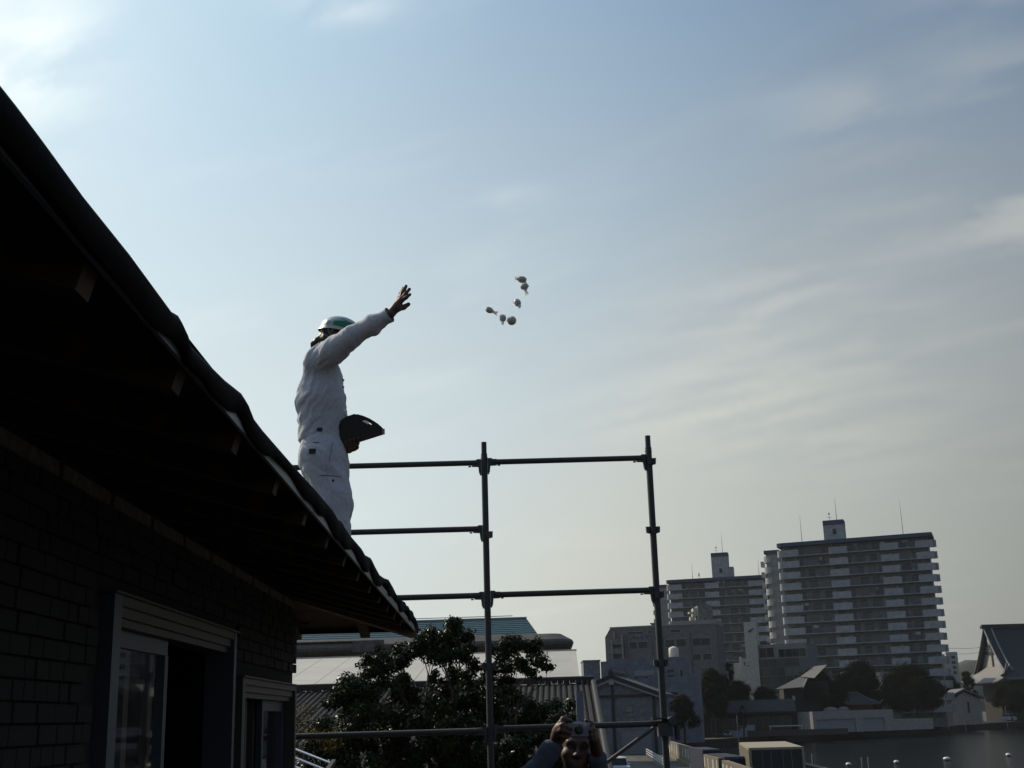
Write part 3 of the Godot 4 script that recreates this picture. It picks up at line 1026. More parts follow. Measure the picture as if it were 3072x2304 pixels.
	tr.add([
		bone(Vector3(-0.045, 0.98, 0.055), 0.125, Vector3(-0.035, 0.83, 0.07), 0.142), bone(Vector3(-0.045, 0.98, -0.055), 0.125, Vector3(-0.035, 0.83, -0.07), 0.142),
		bone(Vector3(-0.03, 0.83, 0.085), 0.14, Vector3(0.03, 0.58, 0.09), 0.113), bone(Vector3(0.03, 0.58, 0.09), 0.113, Vector3(0.04, 0.4, 0.09), 0.094), bone(Vector3(0.04, 0.4, 0.09), 0.094, Vector3(-0.01, 0.08, 0.1), 0.075),
		bone(Vector3(-0.03, 0.83, -0.085), 0.14, Vector3(0.02, 0.58, -0.1), 0.113), bone(Vector3(0.02, 0.58, -0.1), 0.113, Vector3(0.02, 0.4, -0.1), 0.094), bone(Vector3(0.02, 0.4, -0.1), 0.094, Vector3(-0.03, 0.08, -0.11), 0.075),
	], 0.0115, 0.018, leg_folds, [Plane(Vector3(0, 1, 0), 1.02)])
	var trs := part("trousers", tr, cloth, o)
	var tz := tr.front(-0.072, 0.843)
	part("label_tag", MB.new().box(Vector3(-0.072, 0.843, tz + 0.002), Vector3(0.04, 0.03, 0.008)), mat(0.02, 0.02, 0.025, 0.7), trs)
	part("button", MB.new().ball(Vector3(0.05, 0.668, tr.front(0.05, 0.668)), Vector3(0.008, 0.008, 0.006), 8), dark, trs)
	for q in [[0.045, 0.9, 0.03, 0.78], [-0.115, 0.905, -0.035, 0.9], [-0.02, 0.7, 0.095, 0.695]]:  # pocket edges
		var a := Vector3(q[0], q[1], 0)
		var b := Vector3(q[2], q[3], 0)
		var path := []
		for k in 5:
			var p := a.lerp(b, k / 4.0)
			p.z = tr.front(p.x, p.y) + 0.001
			path.append(p)
		part("pocket_edge", MB.new().tube(path, [0.0035], 5), mat(0.3, 0.3, 0.31, 0.9), trs)
	for s in [[0.0, 0.1], [-0.02, -0.11]]:
		var b := Blob.new()
		b.add([bone(Vector3(s[0] - 0.03, 0.03, s[1]), 0.042, Vector3(s[0] + 0.15, 0.015, s[1]), 0.036), bone(Vector3(s[0], 0.03, s[1]), 0.045, Vector3(s[0], 0.1, s[1]), 0.048)], 0.01, 0.012, null, [Plane(Vector3(0, -1, 0), 0.022)])
		part("boot", b, dark, o)

	# hair below the helmet, ending in a short tail on the collar
	var hair := Blob.new()
	hair.add([
		bone(hd.call(-0.035, 0.0, 0), 0.083, hd.call(-0.045, -0.04, 0), 0.07), bone(hd.call(-0.06, -0.05, 0), 0.05, Vector3(-0.075, 1.587, 0.01), 0.03), bone(Vector3(-0.075, 1.587, 0.01), 0.03, Vector3(-0.102, 1.574, 0.02), 0.013),
		bone(Vector3(-0.104, 1.576, 0.02), 0.01, Vector3(-0.112, 1.553, 0.02), 0.005), bone(hd.call(0.02, -0.005, 0.07), 0.018, hd.call(0.015, -0.04, 0.076), 0.008), bone(hd.call(-0.03, -0.05, 0.05), 0.04, hd.call(0.0, -0.06, 0.06), 0.02),
	], 0.006, 0.01, func(p: Vector3) -> float: return 0.004 * n1.get_noise_3d(p.x * 30.0, p.y * 14.0, p.z * 60.0))
	part("hair", hair, mat(0.008, 0.007, 0.007, 0.5), o)

	# safety helmet with green side stripes
	var hp := hd.call(0.01, 0.022, 0) as Vector3
	var shell := mat(0.32, 0.38, 0.39, 0.4)
	shell.clearcoat_enabled = true
	shell.clearcoat = 0.4
	var prof := []
	for k in 13:
		var t := PI / 2.0 * k / 12.0
		prof.append(Vector2(cos(t) if k < 12 else 0.0, pow(sin(t), 0.95)))
	var dome := hb * Basis.from_scale(Vector3(0.133, 0.094, 0.108))
	var he := MB.new()
	he.lathe(prof, 28, hp, dome)
	var helmet := part("helmet", he, shell, o)
	var rim := MB.new()
	rim.smooth(4)
	for k in 36:
		var r0 := []
		var r1 := []
		for t in [TAU * k / 36.0, TAU * (k + 1) / 36.0]:
			var c := cos(t)
			var z := sin(t)
			var out := 1.07 + 0.13 * maxf(0.0, c) ** 3
			r0.append(hp + hb * Vector3(0.131 * c, 0.004, 0.106 * z))
			r1.append(hp + hb * Vector3(0.133 * c * out, -0.014 - 0.012 * maxf(0.0, -c), 0.108 * z * 1.05))
		rim.quad(r0[0], r0[1], r1[1], r1[0])
	part("brim", rim, shell, helmet)
	var green := mat(0.008, 0.14, 0.07, 0.4)
	for side in [1.0, -1.0]:
		var st := MB.new()
		st.smooth(5)
		for k in 12:
			for j in 5:
				var q := []
				for kk in [k, k + 1]:
					var t := deg_to_rad(lerpf(96.0, 18.0, kk / 12.0))
					var y0 := lerpf(0.1, 0.04, kk / 12.0)
					var y1 := lerpf(0.4, 0.56, minf(1.0, kk / 5.0))
					for jj in [j, j + 1]:
						var y := lerpf(y0, y1, jj / 5.0)
						var rr := sqrt(1.0 - pow(y, 2.1)) * 1.025
						q.append(hp + dome * Vector3(cos(t) * rr, y * 1.02, sin(t) * rr * side))
				st.quad(q[0], q[1], q[3], q[2])
		part("stripe", st, green, helmet)
	var t0 := deg_to_rad(110.0)
	part("boss", MB.new().ball(hp + dome * Vector3(cos(t0) * 0.97, 0.2, sin(t0) * 0.97), Vector3(0.02, 0.018, 0.01), 12), shell, helmet)
	var mk := MB.new()
	for q in [[78.0, 0.66], [70.0, 0.69], [63.0, 0.64], [58.0, 0.58]]:
		var t: float = deg_to_rad(q[0])
		var rr := sqrt(1.0 - q[1] * q[1])
		mk.box(hp + dome * Vector3(cos(t) * rr, q[1], sin(t) * rr) * 1.005, Vector3(0.008, 0.005, 0.008), Basis(Vector3(1, 0, 0), 0.7))
	part("mark", mk, mat(0.08, 0.08, 0.12, 0.5), helmet)
	var strap := MB.new()
	strap.tube([hd.call(-0.04, 0.015, 0.098), hd.call(0.0, -0.04, 0.088), hd.call(0.035, -0.085, 0.045), hd.call(0.045, -0.108, 0.0)], [0.006], 6)
	strap.tube([hd.call(-0.085, 0.005, 0.075), hd.call(-0.05, -0.035, 0.086), hd.call(0.0, -0.05, 0.086)], [0.006], 6)
	part("chin_strap", strap, mat(0.1, 0.11, 0.12, 0.8), helmet)
	tray(at)
	cakes()


func tray(at: Vector3) -> void:
	var o := thing("tray", "dark wooden carrying tray with arched ends and hand slots held at the worker's waist", "tray", at, HOUSE_TURN)
	var wood := mat(0.03, 0.018, 0.012, 0.65, grain(41, 0.03, 0.6, 1.0), 6.0)
	var ol := PackedVector2Array([Vector2(0.076, 0.888), Vector2(0.326, 0.963), Vector2(0.332, 0.988), Vector2(0.312, 1.012), Vector2(0.289, 1.033), Vector2(0.238, 1.067), Vector2(0.198, 1.085), Vector2(0.163, 1.096), Vector2(0.11, 1.079), Vector2(0.078, 1.055)])
	var slot := PackedVector2Array([Vector2(0.216, 1.06), Vector2(0.222, 1.063), Vector2(0.267, 1.032), Vector2(0.268, 1.024), Vector2(0.262, 1.017), Vector2(0.214, 1.047), Vector2(0.212, 1.053)])
	var back := Vector3(0, 0.045, -0.19)
	for k in 2:
		var sh := Transform3D(Basis(), Vector3(0, 0, 0.1) + back * k)
		var b := MB.new()
		# the board in pieces round its slot
		var cut := Geometry2D.clip_polygons(ol, PackedVector2Array([Vector2(0.0, 0.8), Vector2(0.214, 0.8), Vector2(0.214, 1.2), Vector2(0.0, 1.2)]))
		var left := Geometry2D.intersect_polygons(ol, PackedVector2Array([Vector2(0.0, 0.8), Vector2(0.214, 0.8), Vector2(0.214, 1.2), Vector2(0.0, 1.2)]))
		for p in left:
			b.prism(p, -0.006, 0.006, sh)
		for p in cut:
			for half in [PackedVector2Array([Vector2(0.2, 1.2), Vector2(0.214, 1.062), Vector2(0.221, 1.063), Vector2(0.267, 1.032), Vector2(0.269, 1.024), Vector2(0.4, 0.95), Vector2(0.5, 1.2)]), PackedVector2Array([Vector2(0.2, 0.7), Vector2(0.2, 1.047), Vector2(0.214, 1.047), Vector2(0.262, 1.017), Vector2(0.269, 1.024), Vector2(0.4, 0.95), Vector2(0.4, 0.7)])]:
				for s in Geometry2D.intersect_polygons(p, half):
					b.prism(s, -0.006, 0.006, sh)
		part("end_board", b, wood, o)
	var base := MB.new()
	var n := Vector3(-0.287, 0.958, 0) * 0.01
	var a := Vector3(0.08, 0.894, 0.093)
	var c := Vector3(0.324, 0.967, 0.093)
	var bk := back * 0.93
	base.quad(a, c, c + bk, a + bk)
	base.quad(a + n, c + n, c + n + bk, a + n + bk)
	base.quad(c, c + n, c + n + bk, c + bk)
	part("bottom", base, wood, o)
	var side := MB.new()
	side.box((c + bk / 2.0) + Vector3(0.004, 0.016, 0), Vector3(0.01, 0.036, 0.19), Basis(Vector3.RIGHT, 0.23))
	side.box((a + bk / 2.0) + Vector3(0.0, 0.07, 0), Vector3(0.01, 0.14, 0.19), Basis(Vector3.RIGHT, 0.23))
	part("side_board", side, wood, o)
	# bags waiting in the tray
	rng.seed = 77
	var labels := ["bagged rice cake under the hand slot in the worker's tray", "bagged rice cake in the middle of the worker's tray", "bagged rice cake with a tall wrinkled twist rising above the worker's tray", "bagged rice cake against the worker's belly in the tray"]
	var spots := [Vector3(0.235, 1.0, 0.02), Vector3(0.18, 1.03, 0.03), Vector3(0.125, 1.07, 0.02), Vector3(0.13, 1.03, -0.04)]
	for k in 4:
		var e := cake(labels[k], at + HB * spots[k], Vector3(-0.2 - 0.2 * k, 1, 0.1), 0.033, 0.024, 0.05 if k == 2 else 0.035, "rice cakes left in the tray")
		e.rotation_degrees.y = HOUSE_TURN


func cake(label: String, at: Vector3, twist: Vector3, r: float, thick: float, tail: float, group: String, long := 0.84, wide := 1.0) -> Node3D:
	var o := thing("rice_cake", label, "rice cake", at, HOUSE_TURN, group)
	var dough := mat(0.36, 0.3, 0.23, 0.8)
	var film := mat(0.85, 0.86, 0.88, 0.18)
	film.albedo_color.a = 0.35
	film.transparency = BaseMaterial3D.TRANSPARENCY_ALPHA
	var crinkle := mat(0.85, 0.85, 0.86, 0.3)
	crinkle.backlight_enabled = true
	crinkle.backlight = Color(1.0, 1.0, 1.0)
	var t := twist.normalized()
	var side := t.cross(Vector3(rng.randf_range(-0.4, 0.4), rng.randf_range(-0.4, 0.4), 1)).normalized()
	var b := Basis(side, t, side.cross(t))
	part("cake", MB.new().ball(Vector3.ZERO, Vector3(r * wide, r * long, thick), 16, b), dough, o)
	var bag := MB.new()
	bag.ball(Vector3.ZERO, Vector3(r * 1.07 * wide, r * 1.1 * long, thick * 1.14), 12, b)
	bag.lathe([Vector2(r * 0.62, r * 0.6), Vector2(r * 0.34, r * 1.0), Vector2(r * 0.12, r * 1.35)], 10, Vector3.ZERO, b)
	part("bag", bag, film, o)
	var tw := MB.new()
	for k in 9:
		var ang := TAU * k / 9.0
		var p := b * Vector3(cos(ang) * r * 0.1, r * 1.05, sin(ang) * r * 0.1)
		var q := p + b * Vector3(cos(ang) * tail * rng.randf_range(0.15, 0.45), tail * rng.randf_range(0.6, 1.15), sin(ang) * tail * rng.randf_range(0.15, 0.45))
		var s := b * Vector3(-sin(ang), rng.randf_range(-0.3, 0.3), cos(ang)) * r * 0.36
		tw.quad(p - s * 0.4, p + s * 0.4, q + s, q - s)
	for k in 3:
		var ang := TAU * (k + 0.3) / 3.0
		tw.ball(b * Vector3(cos(ang) * r * 0.2, r * (0.9 + 0.1 * k), sin(ang) * r * 0.2), Vector3.ONE * r * 0.22, 8)
	var flap := MB.new()  # loose folds of film standing off the cake
	for k in 6:
		var d := Vector3(rng.randf_range(-1.0, 0.3), rng.randf_range(-0.5, 1.0), rng.randf_range(-0.6, 0.6)).normalized()
		var e := d.cross(Vector3(rng.randfn(), rng.randfn(), rng.randfn())).normalized()
		var c0 := Vector3(d.x * r, d.y * r * 0.8, d.z * thick) * 0.97
		var c1 := c0 + d * r * rng.randf_range(0.2, 0.38)
		var w := r * rng.randf_range(0.35, 0.65)
		flap.quad(c0 - e * w, c0 + e * w, c1 + e * w * 0.5, c1 - e * w * 0.7)
	part("film_fold", flap, crinkle, o)
	part("twist", tw, crinkle, o)
	return o


func cakes() -> void:
	rng.seed = 15
	var g := "rice cakes thrown through the air"
	var list := [
		["flying rice cake at the top of the group, bag tail pointing left", [0.261, 2.629], Vector3(-1, 0.22, 0), 0.028, 0.02, 0.022, 1.0, 0.76],
		["flying rice cake just under the topmost one, wrinkled tail hanging down", [0.275, 2.582], Vector3(0.2, -1, 0.1), 0.026, 0.017, 0.034, 0.74, 1.02],
		["flying rice cake by itself in the middle of the group, tail folded below", [0.228, 2.478], Vector3(0.35, -1, 0.5), 0.025, 0.021, 0.018, 1.06, 0.84],
		["flying rice cake farthest to the left, tail trailing right", [0.052, 2.434], Vector3(1, -0.55, 0.1), 0.026, 0.018, 0.034, 0.98, 0.74],
		["flying rice cake with a bright crumpled tail, touching the lowest round one", [0.134, 2.379], Vector3(-0.1, -1, 0.4), 0.025, 0.02, 0.018, 1.0, 0.84],
		["roundest flying rice cake, lowest of the group, seen face on", [0.189, 2.362], Vector3(0.1, 0.3, -1), 0.027, 0.026, 0.012, 0.9, 1.04],
	]
	for c in list:
		cake(c[0], hw(c[1][0], c[1][1], 7.2), c[2], c[3], c[4], c[5], g, c[6], c[7])


func photographer() -> void:
	var at := HB * Vector3(0.4, EYE - 1.7, -5.95)
	var o := thing("person", "person in a pale blue shirt lifting a compact camera above the forehead", "person", at, HOUSE_TURN)
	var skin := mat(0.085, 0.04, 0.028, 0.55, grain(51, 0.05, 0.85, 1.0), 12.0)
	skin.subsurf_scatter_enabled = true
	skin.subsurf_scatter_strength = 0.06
	var shirt_m := mat(0.07, 0.08, 0.11, 0.9, grain(52, 0.05, 0.8, 1.0), 6.0)
	var sr := Vector3(-0.17, 1.33, 0.0)
	var er := Vector3(-0.285, 1.36, 0.2)
	var wr := Vector3(-0.105, 1.585, 0.19)
	var sl := Vector3(0.17, 1.33, 0.0)
	var el := Vector3(0.11, 1.22, -0.04)
	var wl := Vector3(0.085, 1.54, 0.1)
	var body := Blob.new()
	body.add([
		bone(Vector3(0.07, 0.9, 0), 0.1, Vector3(0.08, 1.25, 0), 0.11), bone(Vector3(-0.07, 0.9, 0), 0.1, Vector3(-0.08, 1.25, 0), 0.11), bone(sr, 0.06, sl, 0.06), bone(Vector3(0, 1.33, 0), 0.06, Vector3(0, 1.46, 0.01), 0.055),
		bone(sr, 0.055, er, 0.042), bone(er, 0.042, wr, 0.028), bone(sl, 0.055, el, 0.042), bone(el, 0.042, wl, 0.028),
		bone(Vector3(0.09, 0.88, 0), 0.09, Vector3(0.1, 0.46, 0.02), 0.06), bone(Vector3(0.1, 0.46, 0.02), 0.055, Vector3(0.1, 0.08, 0), 0.04), bone(Vector3(-0.09, 0.88, 0), 0.09, Vector3(-0.1, 0.46, 0.02), 0.06), bone(Vector3(-0.1, 0.46, 0.02), 0.055, Vector3(-0.1, 0.08, 0), 0.04),
	], 0.018, 0.015)
	var hb := Basis(Vector3(0, 0, 1), deg_to_rad(-8.0)) * Basis(Vector3.RIGHT, deg_to_rad(-6.0))
	var hc := Vector3(-0.003, 1.545, 0.0)
	var hd := func(x: float, y: float, z: float) -> Vector3: return hc + hb * Vector3(x, y, z)
	body.add([
		bone(hd.call(0, 0.035, -0.02), 0.073, hd.call(0, 0.03, 0.025), 0.066), bone(hd.call(0.028, -0.03, 0.045), 0.042, hd.call(0.014, -0.085, 0.055), 0.03), bone(hd.call(-0.028, -0.03, 0.045), 0.042, hd.call(-0.014, -0.085, 0.055), 0.03),
		bone(hd.call(0, -0.1, 0.06), 0.024, hd.call(0, -0.09, 0.05), 0.028), bone(hd.call(0, 0.005, 0.088), 0.007, hd.call(0, -0.03, 0.105), 0.011), bone(hd.call(-0.011, -0.034, 0.094), 0.007, hd.call(0.011, -0.034, 0.094), 0.007),
		bone(hd.call(-0.04, 0.024, 0.072), 0.011, hd.call(-0.014, 0.022, 0.084), 0.01), bone(hd.call(0.04, 0.024, 0.072), 0.011, hd.call(0.014, 0.022, 0.084), 0.01),
		bone(hd.call(-0.018, -0.063, 0.083), 0.007, hd.call(0.018, -0.063, 0.083), 0.007), bone(hd.call(-0.015, -0.073, 0.082), 0.008, hd.call(0.015, -0.073, 0.082), 0.008),
		bone(hd.call(0.074, 0.01, -0.01), 0.014, hd.call(0.07, -0.03, -0.005), 0.01), bone(hd.call(-0.074, 0.01, -0.01), 0.014, hd.call(-0.07, -0.03, -0.005), 0.01), bone(hd.call(0, -0.05, -0.02), 0.055, Vector3(0, 1.42, 0), 0.055),
	], 0.0052, 0.006)
	# right hand round the camera's end, forefinger on the button
	body.add([
		bone(wr, 0.029, Vector3(-0.092, 1.63, 0.2), 0.03), bone(Vector3(-0.1, 1.61, 0.205), 0.024, Vector3(-0.085, 1.655, 0.215), 0.02), bone(Vector3(-0.08, 1.61, 0.195), 0.024, Vector3(-0.072, 1.65, 0.2), 0.02),
		bone(Vector3(-0.085, 1.66, 0.2), 0.014, Vector3(-0.068, 1.686, 0.205), 0.0115), bone(Vector3(-0.068, 1.686, 0.205), 0.0115, Vector3(-0.035, 1.678, 0.205), 0.0095),
		bone(Vector3(-0.095, 1.647, 0.22), 0.0135, Vector3(-0.075, 1.66, 0.246), 0.0115), bone(Vector3(-0.075, 1.66, 0.246), 0.0115, Vector3(-0.037, 1.643, 0.237), 0.0095),
		bone(Vector3(-0.1, 1.628, 0.222), 0.013, Vector3(-0.08, 1.637, 0.248), 0.011), bone(Vector3(-0.08, 1.637, 0.248), 0.011, Vector3(-0.044, 1.624, 0.238), 0.009),
		bone(Vector3(-0.1, 1.608, 0.218), 0.012, Vector3(-0.084, 1.612, 0.24), 0.01), bone(Vector3(-0.084, 1.612, 0.24), 0.01, Vector3(-0.055, 1.606, 0.235), 0.0085),
		bone(Vector3(-0.08, 1.61, 0.18), 0.014, Vector3(-0.045, 1.625, 0.17), 0.011),
	], 0.005, 0.005)
	# left hand steadying the other end from behind
	body.add([
		bone(wl, 0.028, Vector3(0.07, 1.59, 0.155), 0.026), bone(Vector3(0.07, 1.59, 0.16), 0.021, Vector3(0.06, 1.625, 0.172), 0.018),
		bone(Vector3(0.062, 1.64, 0.175), 0.012, Vector3(0.058, 1.662, 0.188), 0.0105), bone(Vector3(0.058, 1.662, 0.188), 0.0105, Vector3(0.035, 1.676, 0.196), 0.009),
		bone(Vector3(0.068, 1.63, 0.175), 0.012, Vector3(0.062, 1.638, 0.205), 0.0105), bone(Vector3(0.062, 1.638, 0.205), 0.0105, Vector3(0.05, 1.634, 0.222), 0.009),
		bone(Vector3(0.07, 1.612, 0.172), 0.0115, Vector3(0.064, 1.616, 0.2), 0.01), bone(Vector3(0.064, 1.616, 0.2), 0.01, Vector3(0.052, 1.613, 0.218), 0.0085),
		bone(Vector3(0.07, 1.596, 0.168), 0.0105, Vector3(0.064, 1.597, 0.193), 0.009), bone(Vector3(0.064, 1.597, 0.193), 0.009, Vector3(0.052, 1.596, 0.21), 0.008), bone(Vector3(0.06, 1.6, 0.15), 0.013, Vector3(0.035, 1.62, 0.165), 0.011),
	], 0.005, 0.005)
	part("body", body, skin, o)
	var n1 := FastNoiseLite.new()
	n1.seed = 9
	n1.frequency = 6.0
	var sh := Blob.new()
	sh.add([
		bone(Vector3(0.08, 0.86, 0), 0.13, Vector3(0.09, 1.24, 0), 0.125), bone(Vector3(-0.08, 0.86, 0), 0.13, Vector3(-0.09, 1.24, 0), 0.125), bone(sr, 0.08, sl, 0.08), bone(Vector3(0, 1.35, 0), 0.07, Vector3(0, 1.4, 0.005), 0.066),
		bone(sr, 0.085, er, 0.062), bone(er, 0.06, wr - (wr - er) * 0.12, 0.045), bone(sl, 0.085, el, 0.062), bone(el, 0.06, wl - (wl - el) * 0.12, 0.044),
	], 0.013, 0.015, func(p: Vector3) -> float: return 0.014 * n1.get_noise_3d(p.x * 1.5, p.y, p.z * 1.5), [Plane(Vector3(0, -1, 0), -0.84)])
	part("shirt", sh, shirt_m, o)
	var tr := Blob.new()
	tr.add([bone(Vector3(0.08, 0.93, 0), 0.115, Vector3(0.1, 0.46, 0.02), 0.085), bone(Vector3(0.1, 0.46, 0.02), 0.08, Vector3(0.1, 0.07, 0), 0.065), bone(Vector3(-0.08, 0.93, 0), 0.115, Vector3(-0.1, 0.46, 0.02), 0.085), bone(Vector3(-0.1, 0.46, 0.02), 0.08, Vector3(-0.1, 0.07, 0), 0.065)], 0.02, 0.02)
	part("trousers", tr, mat(0.02, 0.022, 0.03, 0.9), o)
	for s in [0.1, -0.1]:
		part("shoe", Blob.new().add([bone(Vector3(s, 0.035, -0.05), 0.04, Vector3(s, 0.03, 0.14), 0.034)], 0.012, 0.01, null, [Plane(Vector3(0, -1, 0), 0.0)]), mat(0.015, 0.014, 0.013, 0.6), o)
	var hair := Blob.new()
	hair.add([bone(hd.call(0, 0.062, -0.03), 0.07, hd.call(0, 0.07, 0.0), 0.06), bone(hd.call(0, 0.0, -0.05), 0.062, hd.call(0, 0.05, -0.04), 0.07), bone(hd.call(0.06, 0.06, -0.005), 0.024, hd.call(0.068, 0.005, -0.01), 0.012), bone(hd.call(-0.06, 0.06, -0.005), 0.024, hd.call(-0.068, 0.005, -0.01), 0.012)], 0.007, 0.008, func(p: Vector3) -> float: return 0.003 * n1.get_noise_3d(p.x * 14.0, p.y * 6.0, p.z * 14.0))
	part("hair", hair, mat(0.012, 0.01, 0.009, 0.55), o)
	for s in [-1.0, 1.0]:
		part("eye", MB.new().ball(hd.call(0.029 * s, 0.006, 0.078), Vector3(0.012, 0.006, 0.008), 10), mat(0.06, 0.05, 0.045, 0.3), o)
		part("eyebrow", MB.new().tube([hd.call(0.012 * s, 0.026, 0.093), hd.call(0.03 * s, 0.031, 0.09), hd.call(0.045 * s, 0.026, 0.079)], [0.004, 0.0045, 0.003], 6), mat(0.012, 0.01, 0.009, 0.8), o)
	part("mouth", MB.new().tube([hd.call(-0.02, -0.068, 0.087), hd.call(0.0, -0.067, 0.092), hd.call(0.02, -0.068, 0.087)], [0.003], 6), mat(0.05, 0.018, 0.016, 0.6), o)

	var cam := thing("camera", "silver compact camera with a dark round lens held up over a forehead", "camera", at + HB * Vector3(-0.004, 1.637, 0.2), HOUSE_TURN)
	var silver := mat(0.18, 0.19, 0.22, 0.4, null, 1.0, 0.35)
	part("body", MB.new().bevel(Vector3.ZERO, Vector3(0.108, 0.066, 0.026), 0.006, Basis(Vector3(0, 0, 1), -0.05)), silver, cam)
	part("shutter_button", MB.new().lathe([Vector2(0.007, 0.03), Vector2(0.007, 0.036), Vector2(0, 0.037)], 12, Vector3(-0.03, 0, 0)), silver, cam)
	var dk := mat(0.006, 0.006, 0.008, 0.25)
	var lens := part("lens", MB.new().lathe([Vector2(0.019, 0.01), Vector2(0.0185, 0.026), Vector2(0.014, 0.027), Vector2(0.0, 0.024)], 24, Vector3(0.004, 0.001, 0), Basis(Vector3.RIGHT, PI / 2)), dk, cam)
	part("lens_ring", MB.new().lathe([Vector2(0.021, 0.012), Vector2(0.021, 0.016), Vector2(0.0192, 0.016)], 24, Vector3(0.004, 0.001, 0), Basis(Vector3.RIGHT, PI / 2)), silver, lens)
	part("flash", MB.new().box(Vector3(0.032, 0.02, 0.0135), Vector3(0.016, 0.008, 0.002)), mat(0.5, 0.5, 0.52, 0.2), cam)
	part("viewfinder", MB.new().box(Vector3(0.006, 0.022, 0.0135), Vector3(0.009, 0.007, 0.002)), dk, cam)
func ground() -> void:
	# land with the harbour basin cut out of it; the far quay runs away to the right
	var shore := [Vector2(24.0, -60), Vector2(24.0, -150), Vector2(27.5, -236), Vector2(29.3, -238.5), Vector2(62.9, -274.6), Vector2(101.7, -316), Vector2(144.8, -368), Vector2(420, -700), Vector2(1100, -700)]
	var poly := PackedVector2Array([Vector2(-1100, 200), Vector2(1100, 200), Vector2(1100, -60)] + shore + [Vector2(1100, -1100), Vector2(-1100, -1100)])
	var mb := MB.new()
	var ix := Geometry2D.triangulate_polygon(poly)
	for i in range(0, ix.size(), 3):
		var q := []
		for k in 3:
			q.append(Vector3(poly[ix[i + k]].x, 0, poly[ix[i + k]].y))
		mb.tri(q[0], q[1], q[2])
	struct("ground", mb, mat(0.09, 0.085, 0.075, 0.95, grain(61, 0.02, 0.6, 1.0), 0.08), "bare grey harbour ground and yards")
	var q := MB.new()
	for i in shore.size() - 1:
		var a: Vector2 = shore[i]
		var b: Vector2 = shore[i + 1]
		q.quad(Vector3(a.x, 0, a.y), Vector3(b.x, 0, b.y), Vector3(b.x, -3, b.y), Vector3(a.x, -3, a.y))
	struct("quay", q, mat(0.03, 0.028, 0.026, 0.9, grain(62, 0.03, 0.5, 1.0), 0.3), "dark stained quay face round the harbour basin")
	var water := MB.new()
	water.quad(Vector3(20, -1.6, -1000), Vector3(1100, -1.6, -1000), Vector3(1100, -1.6, -40), Vector3(20, -1.6, -40))
	var wm := mat(0.006, 0.008, 0.009, 0.16)
	wm.normal_enabled = true
	wm.normal_texture = bumps(63, 0.05, 6.0, 512)
	wm.normal_scale = 0.5
	wm.metallic_specular = 0.05
	wm.uv1_triplanar = true
	wm.uv1_world_triplanar = true
	wm.uv1_scale = Vector3.ONE * 0.08
	struct("water", water, wm, "dark harbour water with faint ripples")
	var road := MB.new()
	road.quad(Vector3(2.0, 0.004, -172), Vector3(13.8, 0.004, -172), Vector3(11.0, 0.004, -40), Vector3(-1.0, 0.004, -40))
	struct("road", road, mat(0.11, 0.105, 0.095, 0.9, grain(64, 0.03, 0.7, 1.0), 0.3), "worn asphalt harbour road")
	var hill := MB.new()
	hill.smooth(1)
	var n := FastNoiseLite.new()
	n.seed = 5
	n.frequency = 0.02
	var hp := func(i: int, k: int) -> Vector3:
		var x := 230.0 + i * 8.0
		var z := -860.0 - k * 10.0
		var e := exp(-pow((x - 321.0) / 24.0, 2)) * 12.0 + exp(-pow((x - 325.0) / 90.0, 2)) * 26.0
		return Vector3(x, -1.0 + e * sin(PI * k / 8.0) * (1.0 + 0.15 * n.get_noise_2d(x, z)), z)
	for i in 24:
		for k in 8:
			hill.quad(hp.call(i, k + 1), hp.call(i + 1, k + 1), hp.call(i + 1, k), hp.call(i, k))
	struct("hill", hill, mat(0.05, 0.06, 0.05, 0.95), "hazy wooded hill on the far horizon")


func windows(o: Node3D, list: Array, frame_m: Material, pane_m: Material, z := 0.0) -> void:  # each: u0, v0, u1, v1
	for w in list:
		var a := Vector3(w[0], w[1], 0)
		var b := Vector3(w[2], w[3], 0)
		var t := 0.09
		var f := MB.new()
		f.span(Vector3(a.x, a.y, z - 0.05), Vector3(b.x, a.y + t, z + 0.06))
		f.span(Vector3(a.x, b.y - t, z - 0.05), Vector3(b.x, b.y, z + 0.06))
		f.span(Vector3(a.x, a.y + t, z - 0.05), Vector3(a.x + t, b.y - t, z + 0.06))
		f.span(Vector3(b.x - t, a.y + t, z - 0.05), Vector3(b.x, b.y - t, z + 0.06))
		var n := int((b.x - a.x) / 1.3)
		for k in range(1, n):
			var x := lerpf(a.x, b.x, float(k) / n)
			f.span(Vector3(x - 0.03, a.y + t, z - 0.05), Vector3(x + 0.03, b.y - t, z + 0.04))
		var wn := part("window", f, frame_m, o)
		part("pane", MB.new().span(Vector3(a.x + t, a.y + t, z + 0.005), Vector3(b.x - t, b.y - t, z + 0.02)), pane_m, wn)


